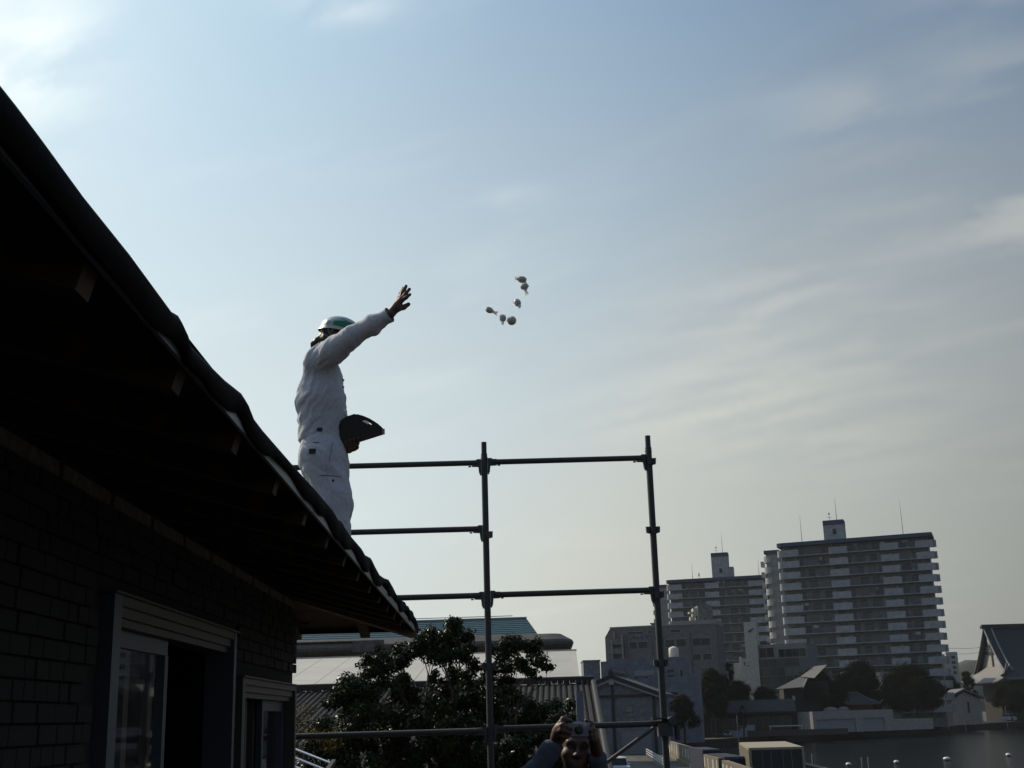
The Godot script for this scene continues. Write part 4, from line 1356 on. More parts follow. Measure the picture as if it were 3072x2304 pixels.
func apartment(label: String, at: Vector3, turn: float, wide: float, split: Array, rail: Array, first: float, pitch: float, floors: int, top: float, pent: Array, rods: Array) -> void:
	# split: solid parapets as parts of the width, rail: dark railings between them
	var o := thing("apartment_building", label, "apartment building", at, turn, "apartment towers")
	var white := mat(0.4, 0.42, 0.44, 0.8, grain(71, 0.02, 0.8, 1.0), 0.12)
	var grey := mat(0.29, 0.3, 0.31, 0.85, grain(72, 0.02, 0.75, 1.0), 0.15)
	var blue := mat(0.055, 0.075, 0.13, 0.7)
	var bars := mat(0.14, 0.15, 0.165, 0.6)
	var pane := mat(0.02, 0.025, 0.03, 0.12)
	var frame := mat(0.2, 0.21, 0.22, 0.6)
	var curtain := mat(0.07, 0.075, 0.08, 0.3)
	var pale_curtain := mat(0.16, 0.16, 0.155, 0.4)
	var ac := MB.new().span(Vector3.ZERO, Vector3(0.8, 0.6, 0.3)).done()
	var deep := 11.0
	part("wall", MB.new().span(Vector3(0.9, 0, -deep), Vector3(wide - 1.3, top - 1.0, -1.5)), grey, o)
	var tm := MB.new()  # roof edge in blue, its ends rounded
	var ep := PackedVector2Array([Vector2(0.0, 0.5), Vector2(0.25, -0.15), Vector2(1.0, -0.5), Vector2(wide - 0.6, -0.5), Vector2(wide, -0.1), Vector2(wide, deep), Vector2(0.3, deep)])
	tm.prism(ep, -top, -(top - 0.95), Transform3D(Basis(Vector3.RIGHT, Vector3(0, 0, -1), Vector3(0, -1, 0)), Vector3.ZERO))
	part("roof_edge", tm, blue, o)
	var slab := MB.new()
	var sp := PackedVector2Array([Vector2(0.1, 1.2), Vector2(0.15, 0.5), Vector2(0.5, 0.05), Vector2(1.1, -0.12), Vector2(wide - 0.05, -0.12), Vector2(wide - 0.05, 1.6), Vector2(0.9, 1.6)])
	slab.prism(sp, 0.0, 0.2, Transform3D(Basis(Vector3.RIGHT, Vector3(0, 0, -1), Vector3(0, 1, 0)), Vector3.ZERO))
	var slab_m := slab.done()
	var panels := []
	for s in split:
		var p := MB.new()
		var a: float = s[0] * wide
		var b: float = s[1] * wide
		if s[0] == 0.0:  # rounded end
			var path := [Vector2(0.0, 2.3), Vector2(0.0, 0.9), Vector2(0.12, 0.45), Vector2(0.4, 0.1), Vector2(0.8, -0.08), Vector2(1.3, -0.14), Vector2(b, -0.14)]
			var ins := [Vector2(b, 0.0), Vector2(1.3, 0.0), Vector2(0.85, 0.06), Vector2(0.5, 0.22), Vector2(0.26, 0.52), Vector2(0.15, 0.95), Vector2(0.15, 2.3)]
			p.prism(PackedVector2Array(path + ins), -0.06, 1.72, Transform3D(Basis(Vector3.RIGHT, Vector3(0, 0, -1), Vector3(0, 1, 0)), Vector3.ZERO))
		else:
			p.span(Vector3(a, -0.06, -0.02), Vector3(b, 1.72, 0.14))
			if s[1] == 1.0:
				p.span(Vector3(b - 0.16, -0.06, -1.9), Vector3(b, 1.72, -0.021))
				p.span(Vector3(b, -0.06, -1.0), Vector3(b + 0.75, 1.66, -0.2))
		panels.append(p.done())
	var rails := []
	for s in rail:
		var p := MB.new()
		p.span(Vector3(s[0] * wide + 0.005, 1.45, 0.02), Vector3(s[1] * wide - 0.005, 1.53, 0.1))
		p.span(Vector3(s[0] * wide + 0.005, 0.25, 0.03), Vector3(s[1] * wide - 0.005, 0.31, 0.09))
		var n := int((s[1] - s[0]) * wide / 0.3)
		for k in n:
			var x: float = lerpf(s[0], s[1], (k + 0.5) / n) * wide
			p.span(Vector3(x - 0.05, 0.31, 0.04), Vector3(x + 0.05, 1.45, 0.08))
		rails.append(p.done())
	rng.seed = 40 + int(wide)
	for k in floors:
		var y := first - pitch * k
		var bal := part("balcony", slab_m, white, o, Vector3(0, y, 0))
		for p in panels:
			part("panel", p, white, bal)
		for p in rails:
			part("railing", p, bars, bal)
		var list := []
		var x := 1.6
		while x < wide - 3.5:
			var w := 1.7 + 0.9 * rng.randf()
			list.append([x, y + 0.25, x + w, y + 2.25])
			x += w + 0.5 + 0.8 * rng.randf()
		for w in list:
			windows(o, [w], frame, [pane, pane, curtain, pale_curtain][rng.randi() % 4], -1.5)
			if rng.randf() < 0.35:
				part("air_conditioner", ac, white, bal, Vector3(w[2] + 0.1, 0.2, -1.0))
		for lk in rng.randi() % 4:
			var xx := rng.randf_range(2.0, wide - 4.0)
			part("laundry", MB.new().span(Vector3(xx, 1.4, -0.3), Vector3(xx + rng.randf_range(0.6, 1.6), 2.2, -0.26)), [white, blue, grey][rng.randi() % 3], bal)
		if k % 2 == 0:
			var fin := (split[1][0] + 0.02) * wide as float
			part("partition", MB.new().span(Vector3(fin, y + 0.2, -1.499), Vector3(fin + 0.1, y + 2.5, -0.05)), white, o)
	# set-back stair wing with round landings at the left end
	part("stair_wing", MB.new().span(Vector3(-4.6, 0, -deep - 4.0), Vector3(-1.2, top - 1.3, -deep + 1.0)), white, o)
	var drum := PackedVector2Array()
	for k in 13:
		var t := PI * (0.5 + k / 12.0)
		drum.append(Vector2(0.9 + cos(t) * 2.1, sin(t) * 2.1))
	for k in range(12, -1, -1):
		var t := PI * (0.5 + k / 12.0)
		drum.append(Vector2(0.9 + cos(t) * 1.95, sin(t) * 1.95))
	var dm := MB.new().prism(drum, -0.2, 1.45, Transform3D(Basis(Vector3.RIGHT, Vector3(0, 0, 1), Vector3(0, 1, 0)), Vector3.ZERO)).done()
	var lm := MB.new().span(Vector3(-2.5, -0.9, -3.6), Vector3(-1.55, 0.6, -2.2)).done()
	for k in floors:
		var y := first - pitch * k
		var l := part("landing", dm, white, o, Vector3(-4.0, y, -deep + 1.2))
		part("landing_box", lm, white, l)
	part("stair_roof", MB.new().span(Vector3(-5.0, top - 1.29, -deep - 4.0), Vector3(-1.0, top - 0.4, -deep + 1.6)), blue, o)
	var ph := part("penthouse", MB.new().span(Vector3(pent[0], top, -6.0), Vector3(pent[1], pent[2] - 1.3, -1.8)), white, o)
	part("cap", MB.new().span(Vector3(pent[0] - 0.02, pent[2] - 1.3, -6.02), Vector3(pent[1] + 0.02, pent[2], -1.78)), blue, ph)
	part("vent", MB.new().span(Vector3(lerpf(pent[0], pent[1], 0.45), top + 1.6, -1.799), Vector3(lerpf(pent[0], pent[1], 0.62), top + 3.0, -1.77)), pane, ph)
	if pent.size() > 3:
		part("lean_to", MB.new().span(Vector3(pent[1] + 0.021, top, -5.0), Vector3(pent[1] + 1.5, pent[3], -2.0)), white, ph)
	for r in rods:
		part("lightning_rod", MB.new().tube([Vector3(r[0], r[1], -4.0), Vector3(r[0], lerpf(r[1], r[2], 0.5), -4.0), Vector3(r[0], r[2], -4.0)], [0.09, 0.06, 0.025], 6), mat(0.12, 0.12, 0.13, 0.6), o)
	var an := MB.new()
	var ax := lerpf(pent[0], pent[1], 0.3)
	an.tube([Vector3(ax, pent[2], -4), Vector3(ax, pent[2] + 1.9, -4)], [0.05], 6)
	an.span(Vector3(ax - 0.7, pent[2] + 1.0, -4.03), Vector3(ax + 0.7, pent[2] + 1.06, -3.97))
	an.ball(Vector3(ax, pent[2] + 2.0, -4), Vector3(0.22, 0.3, 0.22), 8)
	part("aerial", an, mat(0.1, 0.1, 0.11, 0.6), o)


func towers() -> void:
	apartment("nearer taller apartment tower of many pale balconies, right of the two", Vector3(68.0, 0, -322), -20.9, 38.9, [[0.0, 0.145], [0.34, 0.46], [0.67, 0.785], [0.89, 1.0]], [[0.145, 0.34], [0.46, 0.67], [0.785, 0.89]], 43.5, 2.86, 15, 47.1, [12.2, 17.4, 52.4], [[6.2, 47.1, 54.8], [15.6, 52.4, 58.4], [31.8, 47.1, 56.2]])
	apartment("farther apartment tower half hidden behind the nearer one and low office blocks", Vector3(47.9, 0, -400), -14.9, 42.0, [[0.0, 0.12], [0.295, 0.4], [0.62, 0.74], [0.9, 1.0]], [[0.12, 0.295], [0.4, 0.62], [0.74, 0.9]], 43.2, 2.87, 15, 46.5, [14.8, 20.1, 54.6, 49.9], [[8.2, 46.5, 51.8], [18.4, 54.6, 61.0], [29.5, 46.5, 52.0]])
	var b: Node3D = get_node("apartment_building_001")
	var dish := MB.new()
	dish.lathe([Vector2(0, 0), Vector2(0.5, 0.12), Vector2(0.75, 0.32)], 14, Vector3(10.6, 47.9, -3.0), Basis(Vector3(0, 0, 1), 1.3) * Basis(Vector3.RIGHT, 0.3))
	dish.tube([Vector3(10.7, 46.5, -3), Vector3(10.6, 47.9, -3)], [0.06], 6)
	part("satellite_dish", dish, mat(0.15, 0.15, 0.15, 0.6), b)


func offices() -> void:
	var pane := mat(0.018, 0.022, 0.026, 0.12)
	var lit := mat(0.12, 0.13, 0.12, 0.3)
	var frame := mat(0.25, 0.26, 0.27, 0.6)
	var beige := mat(0.21, 0.207, 0.2, 0.85, grain(81, 0.02, 0.75, 1.0), 0.2)
	var white := mat(0.5, 0.49, 0.45, 0.85, grain(82, 0.02, 0.8, 1.0), 0.2)
	# flat-roofed office block with a blue sign
	var o := thing("office_building", "flat-roofed grey office block with blue lettering under its roof edge, behind the gabled storehouse", "office building", Vector3(18.5, -0.51, -275), -15.8)
	o.scale = Vector3.ONE * 1.1
	var wl := MB.new()
	wl.prism(PackedVector2Array([Vector2(0.3, 20.0), Vector2(1.4, 21.7), Vector2(22.4, 21.7), Vector2(22.4, 0), Vector2(0.3, 0)]), -12.0, 0.0)
	part("wall", wl, beige, o)
	part("roof_edge", MB.new().span(Vector3(1.35, 21.701, -12.1), Vector3(14.0, 21.95, 0.12)).span(Vector3(14.0, 21.701, -12.1), Vector3(22.45, 22.5, 0.1)), mat(0.3, 0.28, 0.27, 0.85), o)
	windows(o, [[5.1, 17.45, 6.75, 18.95], [6.9, 17.45, 8.9, 18.95], [12.3, 17.5, 14.3, 19.1], [14.4, 17.5, 16.5, 19.1], [17.6, 17.5, 21.2, 19.1], [17.5, 14.8, 19.2, 16.1], [19.5, 14.8, 21.3, 16.1], [2.05, 16.5, 3.65, 17.6], [4.8, 20.3, 8.1, 20.9], [8.9, 20.4, 9.9, 20.9], [13.4, 20.3, 15.5, 21.0]], frame, pane)
	for x in [4.3, 9.3, 11.6, 17.0]:
		part("pilaster", MB.new().span(Vector3(x, 12.0, 0.001), Vector3(x + 0.35, 20.1, 0.22)), beige, o)
	for y in [15.2, 17.2, 19.0]:
		part("stair_balcony", MB.new().span(Vector3(1.9, y - 0.55, 0.0), Vector3(3.8, y + 0.5, 0.9)), beige, o)
	part("stair_fin", MB.new().span(Vector3(1.75, 15.4, 0.001), Vector3(1.88, 19.4, 1.0)).span(Vector3(3.82, 15.4, 0.001), Vector3(3.95, 20.2, 1.0)).span(Vector3(2.2, 19.6, 0.001), Vector3(2.35, 21.0, 0.7)), white, o)
	var vent := MB.new().span(Vector3(9.6, 21.951, -2.0), Vector3(10.7, 22.25, -0.8)).span(Vector3(9.4, 22.251, -2.2), Vector3(10.9, 22.45, -0.6))
	part("roof_vent", vent, beige, o)
	# the blue lettering is too soft in the photograph to be read: seven brush-like characters of bars
	var ink := mat(0.02, 0.03, 0.2, 0.6)
	var glyphs := [[5.3, [[0, -0.1, 0.3, 0.14, 0.7], [0.25, -0.1, 0.35, 0.14, -0.6]]], [6.1, [[0, 0, 0.16, 0.5, 0.2], [0.2, 0.1, 0.4, 0.12, 0.0]]], [6.9, [[0, 0.1, 0.5, 0.12, 0.1], [0.1, -0.15, 0.12, 0.4, 0.3]]], [7.6, [[0, 0, 0.14, 0.5, -0.2], [0.25, 0, 0.14, 0.3, 0.5]]], [8.8, [[0, 0.2, 0.6, 0.15, 0.0], [-0.1, -0.1, 0.16, 0.55, -0.25]]], [9.7, [[0, 0, 0.3, 0.15, 0.0]]], [10.5, [[0, 0.15, 0.6, 0.15, 0.05], [0.0, -0.1, 0.16, 0.6, -0.2], [0.25, -0.1, 0.14, 0.4, 0.5]]]]
	for g in glyphs:
		var mb := MB.new()
		for q in g[1]:
			mb.box(Vector3(g[0] + q[0], 19.62 + q[1], 0.05), Vector3(q[2], q[3], 0.06), Basis(Vector3(0, 0, 1), q[4]))
		part("sign_character", mb, ink, o)
	# blue white lower block
	var bw := mat(0.21, 0.235, 0.29, 0.85, grain(83, 0.015, 0.75, 1.0), 0.15)
	o = thing("office_building", "pale bluish windowless-looking block with a few small dark windows, below the grey office", "office building", Vector3(14.3, 0, -225), -9.8)
	var lw := MB.new().span(Vector3(0.1, 0, -9), Vector3(15.6, 14.3, 0)).span(Vector3(15.601, 0, -9), Vector3(17.4, 11.6, 0)).span(Vector3(2.0, 14.301, -9), Vector3(15.55, 14.65, 0.05))
	part("wall", lw, bw, o)
	windows(o, [[5.9, 11.05, 6.75, 11.5], [7.7, 11.05, 8.5, 11.5], [11.7, 11.1, 13.2, 11.75], [11.7, 11.85, 13.2, 12.6], [14.0, 11.1, 14.65, 12.5], [12.2, 8.0, 13.6, 8.75], [1.2, 7.6, 2.6, 8.2]], frame, pane)
	part("panel", MB.new().span(Vector3(6.0, 11.6, 0.001), Vector3(9.5, 12.5, 0.1)), mat(0.26, 0.28, 0.31, 0.8), o)
	for s in [[9.0, 9.4, 8.2, 10.4], [3.4, 3.55, 8.0, 14.2]]:
		part("downpipe", MB.new().span(Vector3(s[0], s[2], 0.001), Vector3(s[1], s[3], 0.1)), bw, o)
	solo("water_tank", MB.new().lathe([Vector2(0.85, 0), Vector2(0.9, 0.1), Vector2(0.9, 1.5), Vector2(0.75, 1.7), Vector2(0.2, 1.95), Vector2(0, 1.97)], 20), mat(0.62, 0.6, 0.52, 0.6), "cream round water tank on the roof of the pale bluish block", "water tank", Vector3(27.7, 14.7, -226))
	solo("side_building", MB.new().span(Vector3(0, 0, -8), Vector3(2.85, 14.0, 0)).span(Vector3(-0.1, 14.001, -8.1), Vector3(2.95, 14.2, 0.1)), mat(0.22, 0.235, 0.27, 0.85, grain(84, 0.02, 0.75, 1.0), 0.2), "narrow plain grey block between the white metal roof and the pale bluish block", "building", Vector3(10.8, 0, -215))
	# stair tower with a sunlit water heater cluster
	o = thing("stair_tower", "rounded grey stair tower with one slit window rising before the farther apartment tower", "tower", Vector3(38.2, -0.53, -274))
	o.scale = Vector3.ONE * 1.105
	part("wall", MB.new().span(Vector3(1.1, 0, -5), Vector3(4.05, 25.2, 0)).prism(PackedVector2Array([Vector2(1.1, 25.201), Vector2(4.05, 25.201), Vector2(4.05, 25.35), Vector2(3.0, 25.85), Vector2(1.9, 25.9), Vector2(1.1, 25.6)]), -5, 0), beige, o)
	windows(o, [[2.1, 22.2, 2.6, 23.3]], frame, pane)
	part("side_stair", MB.new().span(Vector3(-0.1, 20.0, -4), Vector3(0.3, 21.7, -1)).span(Vector3(0.35, 23.6, -4), Vector3(1.09, 25.2, -1)).span(Vector3(-0.5, 24.2, -3), Vector3(0.3, 24.5, -1)).span(Vector3(-0.3, 22.6, -3), Vector3(0.5, 23.5, -1.2)), white, o)
	part("side_stair", MB.new().span(Vector3(0.1, 18.0, -3.5), Vector3(1.09, 20.9, -0.5)), pane, o)
	# glass front building with a tall white pylon
	o = thing("glass_building", "low glass-fronted hall with a tall sunlit white pylon at its left corner", "building", Vector3(53.2, -0.74, -300), -26.3)
	o.scale = Vector3.ONE * 1.145
	var grey := mat(0.24, 0.25, 0.26, 0.8, grain(85, 0.02, 0.8, 1.0), 0.2)
	var py := part("pylon", MB.new().span(Vector3(0.7, 0, -1.7), Vector3(3.3, 23.0, 0.2)), white, o)
	part("emblem", MB.new().box(Vector3(2.35, 21.4, 0.24), Vector3(1.0, 0.25, 0.06), Basis(Vector3(0, 0, 1), 0.25)).box(Vector3(1.75, 21.0, 0.24), Vector3(0.5, 0.3, 0.06)).box(Vector3(2.1, 21.15, 0.24), Vector3(0.3, 0.5, 0.06), Basis(Vector3(0, 0, 1), 0.5)), mat(0.02, 0.03, 0.25, 0.6), py)
	part("upper_storey", MB.new().span(Vector3(3.31, 15.3, -9), Vector3(13.4, 18.2, -0.3)), grey, o)
	windows(o, [[3.4, 15.5, 6.6, 17.6], [7.4, 15.4, 13.2, 17.2]], frame, pane, -0.3)
	part("wall", MB.new().span(Vector3(-0.4, 0, -9), Vector3(13.4, 15.29, -0.12)), grey, o)
	for k in 7:  # curtain wall, pane by pane
		for j in 4:
			var x := 2.4 + 1.55 * k
			var y := 8.2 + 1.78 * j
			var lit_one := (j == 2 and k > 3) or (k == 6 and j == 3)
			part("pane", MB.new().span(Vector3(x + 0.06, y + 0.06, -0.119), Vector3(x + 1.49, y + 1.72, -0.04)), lit if lit_one else (mat(0.06, 0.068, 0.062, 0.2) if (k + j) % 3 else mat(0.08, 0.085, 0.075, 0.25)), o)
	part("side_wall", MB.new().span(Vector3(-2.3, 0, -3), Vector3(-1.0, 14.8, -0.5)).span(Vector3(-0.6, 0, -2), Vector3(1.6, 15.6, 0.21)).span(Vector3(-1.0, 0, -0.9), Vector3(-0.61, 16.0, -0.4)), white, o)
	windows(o, [[0.1, 14.1, 0.45, 14.9], [0.9, 13.9, 1.35, 14.2]], frame, pane, 0.21)
	# white block with four square windows far right
	o = thing("white_building", "small white block with four stacked dark windows, right of the nearer apartment tower", "building", Vector3(121.0, 0, -380))
	part("wall", MB.new().span(Vector3(0.4, 0, -9), Vector3(7.6, 20.0, -1.5)).span(Vector3(7.601, 0, -9), Vector3(11.1, 20.5, 0)), mat(0.42, 0.42, 0.42, 0.85), o)
	windows(o, [[9.1, 18.4, 10.3, 19.4], [9.1, 16.9, 10.3, 17.9], [9.2, 15.4, 10.3, 16.4], [9.2, 13.9, 10.3, 14.9]], frame, pane)
	part("downpipe", MB.new().span(Vector3(0.41, 10, -1.499), Vector3(0.8, 19.6, -1.2)), white, o)


func slope_roof(o: Node3D, w: float, ridge_y: float, eave_y: float, run: float, x0: float, m: Material, rib: float, end := 0.25) -> Node3D:  # gable roof with ribs on its front slope, ridge along x at z = 0
	var d := Vector2(run, eave_y - ridge_y)
	var r := MB.new()
	for s in [1.0, -1.0]:
		r.quad(Vector3(x0, ridge_y, 0), Vector3(x0 + w, ridge_y, 0), Vector3(x0 + w, eave_y, run * s), Vector3(x0, eave_y, run * s))
		r.quad(Vector3(x0, ridge_y - end, 0), Vector3(x0 + w, ridge_y - end, 0), Vector3(x0 + w, eave_y - end, run * s), Vector3(x0, eave_y - end, run * s))
		r.quad(Vector3(x0, eave_y, run * s), Vector3(x0 + w, eave_y, run * s), Vector3(x0 + w, eave_y - end, run * s), Vector3(x0, eave_y - end, run * s))
		for x in [x0, x0 + w]:
			r.quad(Vector3(x, ridge_y, 0), Vector3(x, eave_y, run * s), Vector3(x, eave_y - end, run * s), Vector3(x, ridge_y - end, 0))
	var rn := part("roof", r, m, o)
	if rib > 0.0:
		var t := MB.new()
		t.tube([Vector3(0, ridge_y + 0.03, 0.05), Vector3(0, eave_y + 0.03, run - 0.02)], [rib * 0.28], 6)
		var tm := t.done()
		var n := int(w / rib)
		for k in n:
			part("tile_row", tm, m, rn, Vector3(x0 + rib * (k + 0.5), 0, 0))
	return rn


func harbour_side() -> void:
	var tile := mat(0.032, 0.036, 0.046, 0.65, grain(91, 0.03, 0.6, 1.0), 0.8)
	var tile_blue := mat(0.022, 0.025, 0.042, 0.65, grain(92, 0.03, 0.6, 1.0), 0.6)
	var plaster := mat(0.42, 0.41, 0.4, 0.85, grain(93, 0.02, 0.8, 1.0), 0.3)
	var timber := mat(0.02, 0.017, 0.015, 0.9)
	var pane := mat(0.015, 0.015, 0.016, 0.2)
	var frame := mat(0.14, 0.12, 0.1, 0.7)
	# gabled storehouse at the end of the road
	var o := thing("storehouse", "white plastered gabled storehouse with dark timber cross at the end of the road", "storehouse", Vector3(12.2, 0, -169), -12.0)
	var kw := mat(0.22, 0.235, 0.28, 0.9, grain(94, 0.02, 0.75, 1.0), 0.3)
	part("wall", MB.new().prism(PackedVector2Array([Vector2(-5.9, 0), Vector2(5.9, 0), Vector2(5.9, 7.4), Vector2(0, 9.7), Vector2(-5.9, 7.4)]), -14, 0), kw, o)
	var rf := MB.new()
	rf.prism(PackedVector2Array([Vector2(0, 10.3), Vector2(6.9, 7.6), Vector2(6.9, 7.1), Vector2(0, 9.75), Vector2(-6.9, 7.1), Vector2(-6.9, 7.6)]), -14.8, 0.8)
	var kr := part("roof", rf, tile, o)
	part("ridge_tile", MB.new().prism(PackedVector2Array([Vector2(-0.3, 10.25), Vector2(0.3, 10.25), Vector2(0.26, 10.7), Vector2(0.1, 10.95), Vector2(-0.1, 10.95), Vector2(-0.26, 10.7)]), -14.8, 0.9), tile, kr)
	part("bargeboard", MB.new().prism(PackedVector2Array([Vector2(0, 9.74), Vector2(6.6, 7.2), Vector2(6.6, 6.95), Vector2(0.35, 9.3), Vector2(0.3, 8.95), Vector2(-0.3, 8.95), Vector2(-0.35, 9.3), Vector2(-6.6, 6.95), Vector2(-6.6, 7.2)]), 0.55, 0.65), mat(0.3, 0.33, 0.4, 0.8), kr)
	part("post", MB.new().span(Vector3(-0.16, 0, 0.001), Vector3(0.2, 9.0, 0.14)), tile, o)
	part("post", MB.new().span(Vector3(5.3, 0, 0.001), Vector3(5.65, 7.4, 0.14)), tile, o)
	part("beam", MB.new().span(Vector3(-5.8, 7.3, 0.141), Vector3(5.8, 7.6, 0.2)), tile, o)
	windows(o, [[1.6, 5.3, 2.7, 6.2], [1.9, 3.4, 2.9, 4.7], [-2.6, 3.2, -1.0, 4.9], [0.6, 4.9, 1.4, 5.3], [3.7, 4.9, 4.4, 5.2]], frame, mat(0.2, 0.21, 0.2, 0.5))
	part("shutter", MB.new().span(Vector3(1.0, 0, 0.001), Vector3(4.9, 2.9, 0.1)), mat(0.2, 0.21, 0.23, 0.7), o)
	# long tiled house beyond the water
	o = thing("long_house", "long low house with a blue-grey tiled roof and dark open front, across the basin", "house", Vector3(37.4, 0, -265.5), -9.0)
	slope_roof(o, 19.9, 7.15, 4.75, 3.6, -0.6, tile, 0.42)
	part("wall", MB.new().span(Vector3(0.2, 0, -2.8), Vector3(18.8, 4.6, 2.4)), mat(0.03, 0.027, 0.025, 0.9), o)
	windows(o, [[2.0, 0.6, 4.5, 3.6], [5.0, 0.6, 8.0, 3.6], [9.5, 0.6, 14.0, 3.8], [14.6, 0.6, 18.2, 3.8]], frame, pane, 2.4)
	part("gable_end", MB.new().prism(PackedVector2Array([Vector2(-2.7, 4.6), Vector2(2.4, 4.6), Vector2(0, 6.5)]), 0.201, 0.24, Transform3D(Basis(Vector3(0, 0, 1), Vector3.UP, Vector3(1, 0, 0)), Vector3.ZERO)), plaster, o)
	part("side_eave", MB.new().span(Vector3(-2.2, 4.2, -1.0), Vector3(-0.7, 4.5, 1.5)).span(Vector3(-1.4, 1.2, -0.6), Vector3(-0.3, 3.0, 1.0)), mat(0.4, 0.37, 0.33, 0.8), o)
	part("ridge_end", MB.new().span(Vector3(19.0, 6.9, -0.4), Vector3(19.5, 7.8, 0.4)), plaster, o)
	# white garage with two shuttered bays
	o = thing("garage", "white flat-roofed garage with two grey shutters and a sunlit end wall on the quay", "garage", Vector3(63.5, 0, -273.0), 25.0)
	part("wall", MB.new().span(Vector3(-1.4, 2.8, -7), Vector3(20.6, 4.5, 0)).span(Vector3(-1.4, 0, -7), Vector3(-0.5, 2.799, 0)).span(Vector3(10.0, 0, -7), Vector3(11.9, 2.799, 0)).span(Vector3(18.0, 0, -7), Vector3(20.6, 2.799, 0)).span(Vector3(-0.499, 0, -7), Vector3(17.999, 2.799, -6.8)), plaster, o)
	for s in [[-0.49, 9.99], [11.91, 17.99]]:
		var b := MB.new()
		for k in 14:
			b.span(Vector3(s[0], 0.2 * k + 0.005, -0.3), Vector3(s[1], 0.2 * k + 0.19, -0.24 - 0.01 * (k % 2)))
		part("shutter", b, mat(0.3, 0.31, 0.33, 0.7), o)
	part("annexe", MB.new().span(Vector3(20.601, 0, -4), Vector3(32.0, 2.3, -0.2)), plaster, o)
	part("roof_dome", MB.new().ball(Vector3(5.2, 4.5, -2), Vector3(1.7, 0.9, 1.7), 14).ball(Vector3(8.6, 4.5, -2), Vector3(1.3, 0.9, 1.3), 14), mat(0.2, 0.17, 0.16, 0.8), o)
	# small temple roofs among the trees
	o = thing("temple_hall", "temple outbuilding with a sunlit pale tiled gable roof rising above the trees", "temple", Vector3(62, 0, -279))
	var rr := MB.new()
	rr.quad(Vector3(-6.45, 9.46, 2.5), Vector3(-0.3, 9.75, 2.5), Vector3(2.0, 12.1, -2.0), Vector3(0.0, 12.0, -2.0))
	rr.quad(Vector3(0.3, 12.1, -2.2), Vector3(2.6, 11.6, 1.0), Vector3(6.4, 14.5, -2.0), Vector3(4.0, 14.3, -3.5))
	part("roof", rr, mat(0.22, 0.212, 0.2, 0.7, grain(95, 0.03, 0.7, 1.0), 0.8), o)
	part("wall", MB.new().span(Vector3(-4.5, 0, -3), Vector3(-0.2, 9.4, 1.8)).span(Vector3(0.3, 0, -3.2), Vector3(6.0, 11.0, -0.5)), timber, o)
	part("bargeboard", MB.new().bar(Vector3(-0.3, 9.7, 2.52), Vector3(2.0, 12.05, -1.98), 0.15, 0.4), plaster, o)
	solo("roof_fragment", MB.new().prism(PackedVector2Array([Vector2(0, 0), Vector2(4.6, 0.2), Vector2(4.6, 1.0), Vector2(0, 0.8)]), -3, 0).span(Vector3(0.4, -12.0, -2.8), Vector3(4.2, -0.001, -0.2)), plaster, "low sunlit pale building roof peeping out between two dark trees", "building", Vector3(87.0, 12.4, -306))
	o = thing("shrine", "small dark hipped shrine roof with upturned corners behind the white garage", "shrine", Vector3(75.5, 0, -290), 10.0)
	var sr := MB.new()
	sr.quad(Vector3(-5.2, 5.7, 4), Vector3(5.2, 5.7, 4), Vector3(1.4, 8.2, 0), Vector3(-1.4, 8.2, 0))
	sr.tri(Vector3(-5.2, 5.7, -4), Vector3(-5.2, 5.7, 4), Vector3(-1.4, 8.2, 0))
	sr.tri(Vector3(5.2, 5.7, 4), Vector3(5.2, 5.7, -4), Vector3(1.4, 8.2, 0))
	sr.quad(Vector3(5.2, 5.7, -4), Vector3(-5.2, 5.7, -4), Vector3(-1.4, 8.2, 0), Vector3(1.4, 8.2, 0))
	part("roof", sr, tile_blue, o)
	part("ridge", MB.new().tube([Vector3(5.5, 6.6, 4.1), Vector3(5.0, 5.95, 3.8), Vector3(3.2, 6.9, 2.0), Vector3(1.4, 8.35, 0), Vector3(-1.4, 8.35, 0), Vector3(-5.0, 5.95, 3.8), Vector3(-5.5, 6.6, 4.1)], [0.22], 6), mat(0.12, 0.11, 0.1, 0.7), o)
	part("wall", MB.new().span(Vector3(-3.8, 0, -2.8), Vector3(3.8, 5.69, 2.8)), mat(0.1, 0.03, 0.02, 0.8), o)

	temple(tile_blue, plaster, timber)
	# gatehouse
	o = thing("gatehouse", "small plastered gatehouse with a slit window and pale tiled roof, before the big temple", "house", Vector3(116.0, 0, -331))
	part("wall", MB.new().prism(PackedVector2Array([Vector2(-3.9, 0), Vector2(3.5, 0), Vector2(3.5, 6.2), Vector2(-0.4, 8.3), Vector2(-3.9, 6.2)]), -8, 0), plaster, o)
	part("roof", MB.new().prism(PackedVector2Array([Vector2(-0.6, 9.1), Vector2(4.6, 6.7), Vector2(4.6, 6.4), Vector2(-0.6, 8.7), Vector2(-6.9, 5.9), Vector2(-6.9, 6.3)]), -9, 0.9), mat(0.2, 0.2, 0.21, 0.5, grain(96, 0.03, 0.7, 1.0), 0.8), o)
	windows(o, [[0.0, 2.8, 0.6, 5.8]], frame, pane)
	part("lean_to", MB.new().span(Vector3(-5.6, 0, -6), Vector3(-3.901, 5.0, -1.0)), plaster, o)
	part("gutter", MB.new().tube([Vector3(3.62, 0, 0.1), Vector3(3.62, 6.3, 0.1)], [0.08], 6), plaster, o)


